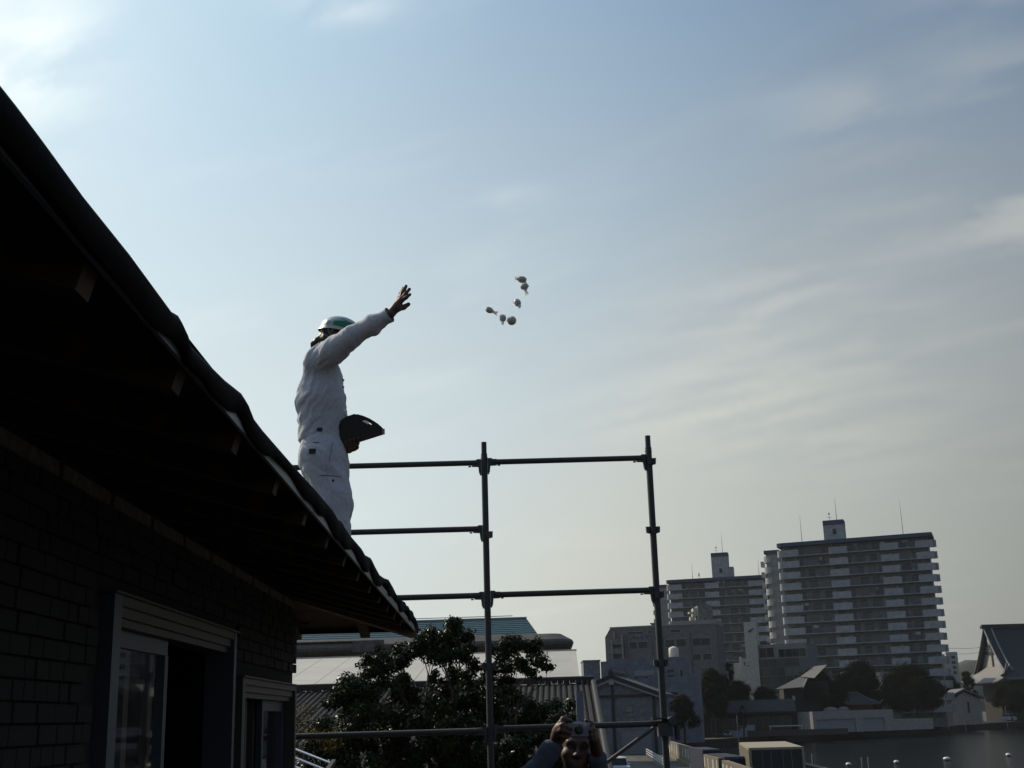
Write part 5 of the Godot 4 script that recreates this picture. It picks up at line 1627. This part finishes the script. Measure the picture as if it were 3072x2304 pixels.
func temple(tile: Material, plaster: Material, timber: Material) -> void:
	var o := thing("temple", "great temple hall with a dark hip-and-gable tiled roof at the right edge", "temple", Vector3(141.6, 0, -380), 3.0)
	var grey := mat(0.16, 0.155, 0.165, 0.55, grain(97, 0.03, 0.7, 1.0), 0.8)
	var prof := []  # front slope, ridge to eave: z, y
	for k in 9:
		var t := k / 8.0
		prof.append(Vector2(15.0 * t, 27.2 - 15.2 * (1.0 - pow(1.0 - t, 1.5)) * 1.0))
	var up := MB.new()
	var low := MB.new()
	var length := 34.0
	for s in [1.0, -1.0]:
		for k in 8:
			var a: Vector2 = prof[k]
			var b: Vector2 = prof[k + 1]
			var xa := -0.6 if a.x < 10.9 else lerpf(-0.6, -3.4, (a.x - 10.9) / 4.1)
			var xb := -0.6 if b.x < 10.9 else lerpf(-0.6, -3.4, (b.x - 10.9) / 4.1)
			up.quad(Vector3(xa, a.y, a.x * s), Vector3(length, a.y, a.x * s), Vector3(length, b.y, b.x * s), Vector3(xb, b.y, b.x * s))
	var roof := part("roof", up, tile, o)
	# skirt roof under the gable
	low.smooth(2)
	for i in 10:
		for k in 5:
			var g := func(ii: int, kk: int) -> Vector3:
				var u := ii / 10.0 * 2.0 - 1.0
				var t := kk / 5.0
				var half := lerpf(10.6, 15.0, t)
				return Vector3(lerpf(1.2, -3.6, t), lerpf(16.2, 11.1, 1.0 - pow(1.0 - t, 1.4)) + 0.9 * pow(absf(u), 4.0) * t, u * half)
			low.quad(g.call(i, k), g.call(i, k + 1), g.call(i + 1, k + 1), g.call(i + 1, k))
	part("skirt_roof", low, grey, o)
	var eave := []
	for i in 11:
		var u := i / 10.0 * 2.0 - 1.0
		eave.append(Vector3(-3.55, 10.75 + 0.9 * pow(absf(u), 4.0), u * 15.0))
	eave.append(Vector3(length, 11.4, 15.0))
	part("eave", MB.new().tube(eave, [0.32], 6), timber, o)
	part("hip_ridge", MB.new().tube([Vector3(0.4, 16.2, 10.6), Vector3(-1.6, 13.4, 12.9), Vector3(-2.6, 12.9, 13.6), Vector3(-3.8, 12.8, 15.2)], [0.42, 0.4, 0.45, 0.2], 6), tile, roof)
	part("ridge_tile", MB.new().span(Vector3(-1.2, 27.1, -0.5), Vector3(length, 28.3, 0.5)).span(Vector3(-1.5, 27.0, -0.7), Vector3(-1.19, 27.9, 0.7)), tile, roof)
	for s in [1.0, -1.0]:
		var verge := []
		var verge2 := []
		for k in 7:
			var p: Vector2 = prof[k]
			verge.append(Vector3(-0.7, p.y + 0.1, p.x * s))
			verge2.append(Vector3(1.6, p.y + 0.3, p.x * s))
		part("verge", MB.new().tube(verge, [0.22], 6), mat(0.3, 0.3, 0.31, 0.5), roof)
		part("verge", MB.new().tube(verge2, [0.28], 6), mat(0.22, 0.22, 0.23, 0.5), roof)
		var bb := MB.new()
		for k in 6:
			var a: Vector2 = prof[k]
			var b: Vector2 = prof[k + 1]
			bb.quad(Vector3(-0.45, a.y - 0.15, a.x * s), Vector3(-0.45, b.y - 0.15, b.x * s), Vector3(-0.45, b.y - 1.1, b.x * s), Vector3(-0.45, a.y - 1.3, a.x * s))
		part("bargeboard", bb, timber, roof)
	var gb := MB.new()
	var gp := PackedVector2Array([Vector2(0, 26.0)])
	for k in range(1, 7):
		gp.append(Vector2(prof[k].x * 0.97, prof[k].y - 0.5))
	for k in range(6, 0, -1):
		gp.append(Vector2(-prof[k].x * 0.97, prof[k].y - 0.5))
	gb.prism(gp, 1.0, 1.3, Transform3D(Basis(Vector3(0, 0, 1), Vector3.UP, Vector3(1, 0, 0)), Vector3.ZERO))
	var gable := part("gable", gb, plaster, o)
	part("gable_post", MB.new().span(Vector3(0.8, 15.8, -0.5), Vector3(0.99, 25.6, 0.5)).span(Vector3(0.75, 19.4, -4.0), Vector3(0.99, 20.2, 4.0)), timber, gable)
	part("gable_ornament", MB.new().ball(Vector3(0.4, 23.6, 0), Vector3(0.3, 1.6, 0.9), 10), plaster, gable)
	part("wall", MB.new().span(Vector3(1.5, 0, -11), Vector3(length, 11.4, 11)), timber, o)


func car_body(van: bool, paint: Material) -> Node3D:
	var o := Node3D.new()
	var dk := mat(0.012, 0.013, 0.015, 0.15)
	var L := 3.4 if van else 4.4
	var h := 1.7 if van else 1.42
	var W := 0.74 if van else 0.84
	var p: PackedVector2Array
	var glassy: PackedVector2Array
	if van:
		p = PackedVector2Array([Vector2(-1.7, 0.3), Vector2(1.68, 0.3), Vector2(1.7, 0.62), Vector2(1.6, 0.95), Vector2(1.05, 1.05), Vector2(-1.66, 1.05), Vector2(-1.7, 0.7)])
		glassy = PackedVector2Array([Vector2(1.02, 1.051), Vector2(0.55, h - 0.08), Vector2(-1.55, h - 0.08), Vector2(-1.64, 1.051)])
	else:
		p = PackedVector2Array([Vector2(-2.15, 0.3), Vector2(2.15, 0.3), Vector2(2.18, 0.6), Vector2(2.05, 0.78), Vector2(1.1, 0.92), Vector2(-1.6, 0.95), Vector2(-2.15, 0.9), Vector2(-2.2, 0.6)])
		glassy = PackedVector2Array([Vector2(1.05, 0.93), Vector2(0.35, h - 0.06), Vector2(-0.95, h - 0.06), Vector2(-1.65, 0.951)])
	# length along z, front towards +z
	var x := Transform3D(Basis(Vector3(0, 0, 1), Vector3.UP, Vector3(1, 0, 0)), Vector3.ZERO)
	part("body", MB.new().prism(p, -W, W, x), paint, o)
	part("cabin_glass", MB.new().prism(glassy, -W + 0.08, W - 0.08, x), dk, o)
	var roof := MB.new()
	var g1 := glassy[1]
	var g2 := glassy[2]
	roof.prism(PackedVector2Array([Vector2(g1.x + 0.1, g1.y - 0.02), Vector2(g1.x - 0.05, h - 0.01), Vector2(g2.x + 0.1, h), Vector2(g2.x - 0.08, h - 0.07)]), -W + 0.1, W - 0.1, x)
	for s in [-1.0, 1.0]:
		for q in [[glassy[0], glassy[1]], [glassy[3], glassy[2]]]:
			roof.bar(Vector3((W - 0.07) * s, q[0].y, q[0].x), Vector3((W - 0.1) * s, q[1].y, q[1].x), 0.06, 0.07)
		roof.span(Vector3((W - 0.09) * s, glassy[0].y, -0.05), Vector3((W - 0.065) * s, h - 0.06, 0.03))
	part("roof", roof, paint, o)
	for s in [-1.0, 1.0]:
		part("headlight", MB.new().ball(Vector3(0.55 * s, 0.68, p[2].x - 0.03), Vector3(0.16, 0.09, 0.06), 10), mat(0.7, 0.72, 0.75, 0.1), o)
		part("mirror", MB.new().ball(Vector3((W + 0.1) * s, glassy[0].y + 0.08, glassy[0].x - 0.2), Vector3(0.1, 0.08, 0.06), 8), paint, o)
		for e in [0.62, -0.62]:
			var w := MB.new().tube([Vector3((W - 0.16) * s, 0.29, e * L / 2), Vector3((W + 0.01) * s, 0.29, e * L / 2)], [0.29], 18)
			var wh := part("wheel", w, mat(0.012, 0.012, 0.012, 0.85), o)
			part("rim", MB.new().tube([Vector3((W + 0.011) * s, 0.29, e * L / 2), Vector3((W + 0.02) * s, 0.29, e * L / 2)], [0.17], 14), mat(0.4, 0.4, 0.42, 0.35, null, 1.0, 0.8), wh)
	part("bumper", MB.new().span(Vector3(-W + 0.05, 0.32, p[2].x - 0.06), Vector3(W - 0.05, 0.5, p[2].x + 0.06)), paint, o)
	return o


func street() -> void:
	var white := mat(0.7, 0.71, 0.72, 0.25)
	white.clearcoat_enabled = true
	for c in [[true, white, "white kei van driving toward the photographer on the harbour road", Vector3(7.8, 0.004, -106.5), 8.0, "van"], [false, mat(0.06, 0.065, 0.075, 0.2), "dark grey car parked by a low wall across the basin, headlight glinting", Vector3(41.5, 0, -257.5), -10.0, "car"], [false, white, "white car side on at the quay edge before the long tiled house", Vector3(54.6, 0, -266.8), 80.0, "car"], [true, mat(0.25, 0.3, 0.42, 0.3), "pale blue van parked before the big temple", Vector3(142.5, 0, -372), 48.0, "van"]]:
		var o: Node3D = car_body(c[0], c[1])
		o.name = numbered("parked_car" if c[5] == "car" else "van")
		add_child(o)
		tag(o, c[2], c[5])
		o.position = c[3]
		o.rotation_degrees.y = c[4]
	(get_node("van_001") as Node3D).scale = Vector3.ONE * 1.25
	# seawall in sections, with painted pale slits
	var conc := mat(0.24, 0.205, 0.15, 0.9, grain(101, 0.03, 0.65, 1.0), 0.4)
	var slit := mat(0.45, 0.47, 0.5, 0.8)
	var tarp := mat(0.006, 0.017, 0.06, 0.95, grain(102, 0.04, 0.6, 1.0), 0.6)
	var secs := [[Vector3(18.2, 0, -158), Vector3(16.5, 0, -122), "farthest seawall section along the road, with a row of pale upright marks", 9], [Vector3(15.0, 0, -105), Vector3(14.75, 0, -95.5), "middle seawall section between blue sheeting, pale marks on its face", 4], [Vector3(14.3, 0, -91), Vector3(13.5, 0, -76), "nearest seawall section, left of the container, pale marks on its face", 6]]
	rng.seed = 6
	for s in secs:
		var a: Vector3 = s[0]
		var b: Vector3 = s[1]
		var o := thing("seawall", s[2], "wall", a.lerp(b, 0.5), 0.0, "seawall sections beside the road")
		var mid := a.lerp(b, 0.5)
		part("wall", MB.new().bar(a - mid + Vector3(0, 0.88, 0), b - mid + Vector3(0, 0.88, 0), 0.45, 1.76), conc, o)
		part("footing", MB.new().bar(a - mid + Vector3(-0.35, 0.12, 0), b - mid + Vector3(-0.35, 0.12, 0), 0.35, 0.24), conc, o)
		var side := (b - a).normalized().cross(Vector3.UP) * -1.0
		for k in s[3]:
			var p := a.lerp(b, (k + 0.5 + rng.randf_range(-0.2, 0.2)) / s[3]) - mid
			var hh := rng.randf_range(0.7, 1.1)
			part("pale_mark", MB.new().box(p + side * (0.235 if side.x < 0 else -0.235) + Vector3(0, 1.55 - hh / 2.0, 0), Vector3(0.03, hh, rng.randf_range(0.35, 0.7))), slit, o)
	for q in [["blue sheeted stack filling the first gap in the seawall", Vector3(16.6, 0, -117), Vector3(1.6, 1.9, 9.0)], ["blue sheeted stack filling the second gap in the seawall", Vector3(15.6, 0, -99.0), Vector3(1.5, 1.85, 9.0)]]:
		var b := MB.new()
		b.bevel(Vector3(0, q[2].y / 2.0, 0), q[2], 0.15)
		b.bevel(Vector3(0.6, q[2].y * 0.45, 1.2), q[2] * Vector3(0.7, 0.9, 0.5), 0.15)
		solo("sheeted_stack", b, tarp, q[0], "tarpaulin", q[1], 0.0, "blue sheeted stacks in the seawall gaps")
	# container, seen at its doors
	var o := thing("container", "sand-coloured shipping container with dark double doors behind the seawall", "container", Vector3(17.45, 0, -88.2), -7.5)
	var sand := mat(0.4, 0.36, 0.27, 0.75, grain(103, 0.03, 0.75, 1.0), 0.6)
	var dark := mat(0.05, 0.05, 0.052, 0.7, grain(104, 0.03, 0.6, 1.0), 0.8)
	var body := MB.new().span(Vector3(-1.85, 0.1, -17), Vector3(1.85, 2.6, -0.1))
	part("body", body, sand, o)
	for k in 40:
		part("rib", MB.new().span(Vector3(-1.89, 0.25, -16.8 + 0.42 * k), Vector3(-1.851, 2.45, -16.6 + 0.42 * k)), sand, o)
	part("corner_frame", MB.new().span(Vector3(-1.88, 0, -0.1), Vector3(-1.7, 2.62, 0.06)).span(Vector3(1.7, 0, -0.1), Vector3(1.88, 2.62, 0.06)).span(Vector3(-1.7, 2.46, -0.099), Vector3(1.7, 2.62, 0.06)), sand, o)
	for s in [-1.0, 1.0]:
		var d := part("door", MB.new().span(Vector3(minf(0.01 * s, 1.69 * s), 0.15, -0.099), Vector3(maxf(0.01 * s, 1.69 * s), 2.45, 0.0)), dark, o)
		for x in [0.4, 1.0]:
			part("lock_rod", MB.new().tube([Vector3(x * s, 0.2, 0.04), Vector3(x * s, 2.42, 0.04)], [0.03], 6), mat(0.14, 0.15, 0.17, 0.5), d)
	o = thing("low_wall", "low sand-coloured concrete wall running toward the water, right of the container", "wall", Vector3(22.0, 0, -99))
	part("wall", MB.new().bar(Vector3(0.6, 0.5, -8.5), Vector3(-0.7, 0.5, 9), 0.5, 1.0), conc, o)
	# railing along the road
	var rl := mat(0.55, 0.57, 0.6, 0.5)
	o = thing("guard_rail", "white three-bar guard rail along the harbour road", "railing", Vector3(14.3, 0, -139))
	var a := Vector3(0.95, 0, -19)
	var b := Vector3(-1.05, 0, 20)
	for y in [0.35, 0.62, 0.9]:
		part("rail", MB.new().tube([a + Vector3(0, y, 0), b + Vector3(0, y, 0)], [0.045], 6), rl, o)
	for k in 17:
		var p := a.lerp(b, k / 16.0)
		part("post", MB.new().tube([p, p + Vector3(0, 0.95, 0)], [0.05], 6), rl, o)
	# mooring posts and buoys
	var posts := [[Vector3(23.2, 0, -108.5), 2.1, "mooring post standing just right of the container roof"], [Vector3(24.6, -1.6, -109), 3.0, "second mooring post right of the container"], [Vector3(26.0, -1.6, -98.5), 3.0, "left one of two close mooring posts near the bottom edge"], [Vector3(26.5, -1.6, -98.5), 3.0, "right one of two close mooring posts near the bottom edge"], [Vector3(38.9, -1.6, -230), 6.0, "thin pole standing before the quay below the white garage"], [Vector3(110.5, -1.6, -318), 5.0, "thin pole standing before the quay below the gatehouse"], [Vector3(128.5, -1.6, -338), 6.0, "thin pole standing before the quay below the blue van"]]
	for q in posts:
		solo("mooring_post", MB.new().tube([Vector3.ZERO, Vector3(0, q[1], 0)], [0.1], 8), mat(0.14, 0.14, 0.14, 0.8), q[2], "post", q[0], 0.0, "mooring posts in the basin")
	var buoys := [[Vector3(38.6, -1.6, -152.6), "white-topped buoy on the dark water, leftmost of four"], [Vector3(45.0, -1.6, -155.0), "white-topped buoy on the dark water, second from the left of four"], [Vector3(52.8, -1.6, -160.2), "widest white-topped buoy on the dark water, third from the left"], [Vector3(63.0, -1.6, -166.8), "white-topped buoy on the dark water, farthest right of four"]]
	for i in 4:
		var q: Array = buoys[i]
		var t := thing("buoy", q[1], "buoy", q[0], 0.0, "buoys on the basin")
		var w := 1.35 if i == 2 else 1.0
		part("float", MB.new().lathe([Vector2(0.2, -0.3), Vector2(0.3 * w, 0.0), Vector2(0.3 * w, 0.2)], 14), mat(0.1, 0.1, 0.1, 0.7), t)
		part("cap", MB.new().lathe([Vector2(0.32 * w, 0.201), Vector2(0.32 * w, 0.3), Vector2(0.2 * w, 0.42), Vector2(0, 0.45)], 14), mat(0.75, 0.75, 0.75, 0.5), t)
	# poles and wires
	solo("utility_pole", MB.new().tube([Vector3.ZERO, Vector3(0, 7.4, 0)], [0.14, 0.09], 8).span(Vector3(-0.25, 6.6, -0.08), Vector3(0.25, 7.0, 0.08)), mat(0.16, 0.16, 0.17, 0.8), "thin grey utility pole before the widest dark tree", "utility pole", Vector3(94.8, 0, -284))
	var wires := [[Vector3(111.0, 19.5, -330), Vector3(140.5, 21.6, -374), "upper overhead wire between the apartment tower and the temple roof"], [Vector3(111.0, 18.0, -330), Vector3(139.0, 20.1, -373), "lower overhead wire between the apartment tower and the temple roof"]]
	for w in wires:
		var mid: Vector3 = (w[0] + w[1]) / 2.0 - Vector3(0, 0.4, 0)
		solo("overhead_wire", MB.new().tube([w[0] - mid, Vector3.ZERO, w[1] - mid], [0.045], 5), mat(0.02, 0.02, 0.02, 0.7), w[2], "wire", mid, 0.0, "overhead wires")
	solo("garden_wall", MB.new().span(Vector3(0, 0, -0.3), Vector3(24, 1.15, 0)), mat(0.06, 0.055, 0.05, 0.9), "dark low garden wall before the long tiled house", "wall", Vector3(41.5, 0, -259.5), -10.0)
	solo("boat_shed", MB.new().span(Vector3(0, 0, -2), Vector3(3.4, 1.2, 0)).span(Vector3(2.2, 1.201, -2), Vector3(5.0, 2.3, 0)), mat(0.28, 0.3, 0.36, 0.8), "small pale stepped box by the quay below the long tiled house", "shed", Vector3(42.2, 0, -259.0), -5.0)
	solo("white_board", MB.new().span(Vector3(0, 0, -0.2), Vector3(2.0, 1.3, 0)), mat(0.3, 0.31, 0.35, 0.8), "plain pale board standing left of the dark parked car", "board", Vector3(33.5, 0, -252))
	solo("low_table", MB.new().span(Vector3(0, 0.9, -1.2), Vector3(6.8, 1.1, 0)).span(Vector3(0.2, 0, -1), Vector3(0.4, 0.899, -0.2)).span(Vector3(6.4, 0, -1), Vector3(6.6, 0.899, -0.2)), mat(0.6, 0.58, 0.54, 0.7), "long pale bench top before the open front of the long tiled house", "bench", Vector3(50.2, 0.9, -259.4), -8.0)


func near_roofs() -> void:
	# brown tiled roof behind the tree
	var dirt := grain(111, 0.03, 0.45, 1.0)
	var tile := mat(0.035, 0.027, 0.024, 0.5, dirt, 1.5)
	tile.metallic_specular = 0.3
	var o := thing("tiled_house", "old house with a dark brown pantile roof behind the big tree", "house", Vector3(0, 0, -62), -1.9)
	var w := 18.6
	var x0 := -15.0
	var ry := 6.62
	var run := 27.0
	var drop := 0.19
	var sl := MB.new()
	sl.quad(Vector3(x0, ry, 0), Vector3(x0 + w, ry, 0), Vector3(x0 + w, ry - run * drop, run), Vector3(x0, ry - run * drop, run))
	sl.quad(Vector3(x0, ry, 0), Vector3(x0 + w, ry, 0), Vector3(x0 + w, ry - 3.0, -8), Vector3(x0, ry - 3.0, -8))
	sl.span(Vector3(x0 + 0.5, 0, -7), Vector3(x0 + w - 0.6, ry - 3.2, 20.0))
	var rf := part("roof", sl, mat(0.01, 0.009, 0.008, 0.8, dirt, 1.5), o)
	var row := MB.new()
	row.smooth(1)
	for k in 96:
		var z0 := k * 0.28
		var z1 := z0 + 0.28
		for j in 6:
			var a0 := PI * j / 6.0
			var a1 := PI * (j + 1) / 6.0
			var y0 := ry - z0 * drop
			var y1 := ry - z1 * drop
			var r := 0.078
			row.quad(Vector3(-cos(a0) * r * 0.9, y0 + sin(a0) * r * 0.8, z0), Vector3(-cos(a1) * r * 0.9, y0 + sin(a1) * r * 0.8, z0), Vector3(-cos(a1) * r, y1 + 0.012 + sin(a1) * r, z1), Vector3(-cos(a0) * r, y1 + 0.012 + sin(a0) * r, z1))
	var rm := row.done()
	for k in 67:
		part("tile_row", rm, tile, rf, Vector3(x0 + 0.14 + 0.275 * k, 0.01 * sin(k * 1.7), 0))
	var rd := MB.new()
	for k in 62:
		var x := x0 + 0.3 * k
		rd.box(Vector3(x + 0.15, ry + 0.12 + 0.012 * sin(k * 2.3), 0), Vector3(0.29, 0.22, 0.42))
	rd.tube([Vector3(x0, ry + 0.25, 0), Vector3(x0 + w, ry + 0.25, 0)], [0.1], 8)
	part("ridge_tile", rd, mat(0.035, 0.03, 0.03, 0.6, dirt, 1.5), rf)
	part("verge_tile", MB.new().tube([Vector3(x0 + w - 0.05, ry + 0.1, 0), Vector3(x0 + w - 0.05, ry - run * drop + 0.1, run)], [0.13], 8), tile, rf)
	# white metal roof beyond
	o = thing("shed", "broad shed with a pale metal sheet roof beyond the tiled roof", "shed", Vector3(0, 0, -95), -1.9)
	var pale := mat(0.52, 0.49, 0.43, 0.5, grain(112, 0.004, 0.9, 1.0), 0.15)
	var pitch := 0.165
	for k in 11:
		var xr := 4.25 - 2.14 * k
		var p := MB.new()
		p.quad(Vector3(xr - 2.11, 9.85, 0), Vector3(xr, 9.85, 0), Vector3(xr, 9.85 - 20 * pitch, 20), Vector3(xr - 2.11, 9.85 - 20 * pitch, 20))
		p.quad(Vector3(xr, 9.85, 0), Vector3(xr, 9.8, 0), Vector3(xr, 9.8 - 20 * pitch, 20), Vector3(xr, 9.85 - 20 * pitch, 20))
		part("roof_sheet", p, pale, o)
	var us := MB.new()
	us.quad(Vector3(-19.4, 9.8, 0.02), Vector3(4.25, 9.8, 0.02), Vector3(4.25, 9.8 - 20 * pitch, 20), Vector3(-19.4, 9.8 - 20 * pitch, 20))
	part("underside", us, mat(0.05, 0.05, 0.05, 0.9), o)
	part("wall", MB.new().span(Vector3(-19.2, 0, -14), Vector3(4.0, 6.3, 19.5)).span(Vector3(-19.2, 6.301, -14), Vector3(4.0, 9.6, -0.05)), mat(0.3, 0.31, 0.33, 0.8), o)
	part("roof_edge", MB.new().span(Vector3(-19.4, 9.8, -0.1), Vector3(4.3, 9.95, -0.001)), pale, o)
	# gymnasium with a turquoise hipped roof
	o = thing("gymnasium", "big hall with a turquoise ribbed hipped roof and thick rounded eaves, behind the pale shed", "hall", Vector3(0, 0, -140), -1.0)
	var teal := mat(0.022, 0.095, 0.125, 0.5, grain(113, 0.02, 0.75, 1.0), 0.3)
	var conc := mat(0.14, 0.132, 0.128, 0.85, grain(114, 0.02, 0.7, 1.0), 0.25)
	var rib := MB.new()
	var r0 := 15.85
	for k in 9:  # stepped sheets along the eave line
		var t0 := k / 9.0
		var t1 := (k + 1) / 9.0
		var y0 := lerpf(r0, 13.75, t0)
		var y1 := lerpf(r0, 13.75, t1) + 0.05
		var z0 := 3.6 * t0
		var z1 := 3.6 * t1
		var xr0 := lerpf(0.8, 2.1, t0)
		var xr1 := lerpf(0.8, 2.1, t1)
		rib.quad(Vector3(-32, y0, z0), Vector3(xr0, y0, z0), Vector3(xr1, y1, z1), Vector3(-32, y1, z1))
		rib.quad(Vector3(-32, y1, z1), Vector3(xr1, y1, z1), Vector3(xr1, y1 - 0.07, z1), Vector3(-32, y1 - 0.07, z1))
		rib.quad(Vector3(xr0, y0, z0), Vector3(xr0, y0, -12), Vector3(xr1, y1, -12), Vector3(xr1, y1, z1))
	rib.quad(Vector3(-32, r0, -12), Vector3(0.8, r0, -12), Vector3(0.8, r0, 0), Vector3(-32, r0, 0))
	var gr := part("roof", rib, teal, o)
	part("ridge_cap", MB.new().span(Vector3(-32, r0, -0.3), Vector3(0.9, r0 + 0.12, 0.1)).span(Vector3(-32, r0 + 0.25, -0.2), Vector3(-0.7, r0 + 0.33, -0.1)), mat(0.4, 0.42, 0.42, 0.6), gr)
	# the eave: a deep slab whose right end is rounded in plan and in section
	var ev := MB.new()
	var sec := [Vector2(-2.4, 1.12), Vector2(-1.35, 1.08), Vector2(-0.15, 0.42), Vector2(0.0, 0.15), Vector2(-0.08, -0.12), Vector2(-0.45, -0.4), Vector2(-0.9, -0.55), Vector2(-1.6, -0.62), Vector2(-2.6, -0.62), Vector2(-2.6, -1.0)]
	var plan := []
	plan.append([Vector3(-32, 0, 4.9), Vector3(0, 0, 1)])
	for k in 11:
		var t := PI / 2.0 * k / 10.0
		plan.append([Vector3(3.1, 0, 2.0) + Vector3(sin(t) * 2.9, 0, cos(t) * 2.9), Vector3(sin(t), 0, cos(t))])
	plan.append([Vector3(6.0, 0, -12), Vector3(1, 0, 0)])
	for i in plan.size() - 1:
		for j in sec.size() - 1:
			var q := []
			for e in [[i, j], [i + 1, j], [i + 1, j + 1], [i, j + 1]]:
				q.append(plan[e[0]][0] + plan[e[0]][1] * sec[e[1]].x + Vector3(0, 12.75 + sec[e[1]].y, 0))
			ev.quad(q[0], q[1], q[2], q[3])
	part("eave", ev, conc, o)
	part("wall", MB.new().span(Vector3(-31, 0, -12), Vector3(3.0, 12.6, 2.2)), conc, o)
	var gut := MB.new()
	gut.span(Vector3(-32, 13.55, 3.7), Vector3(-17.3, 13.62, 4.55))
	gut.span(Vector3(-18.0, 12.4, 4.6), Vector3(-14.6, 13.6, 5.0))
	part("eave_box", gut, conc, o)
	# striped lean-to roof low beside the house
	o = thing("lean_to_roof", "small slatted lean-to roof of pale strips low beside the house corner", "roof", Vector3(-2.3, 4.72, -12.0))
	for k in 9:
		var y := -0.055 * k
		var s := MB.new()
		s.prism(PackedVector2Array([Vector2(-0.45, 0.4), Vector2(0.5 - 0.01 * k, 0.02), Vector2(0.5 - 0.01 * k, 0.01), Vector2(-0.45, 0.39)]), -0.08, 0.05)
		part("slat", s, mat(0.4, 0.45, 0.52, 0.35), o, Vector3(0, y, 0.2 * k))
	part("beam", MB.new().bar(Vector3(0.53, 0.03, 0.0), Vector3(0.4, -0.42, 1.5), 0.04, 0.04).tube([Vector3(-0.3, -4.72, 0.2), Vector3(-0.3, 0.0, 0.2)], [0.04], 6), mat(0.03, 0.03, 0.03, 0.8), o)
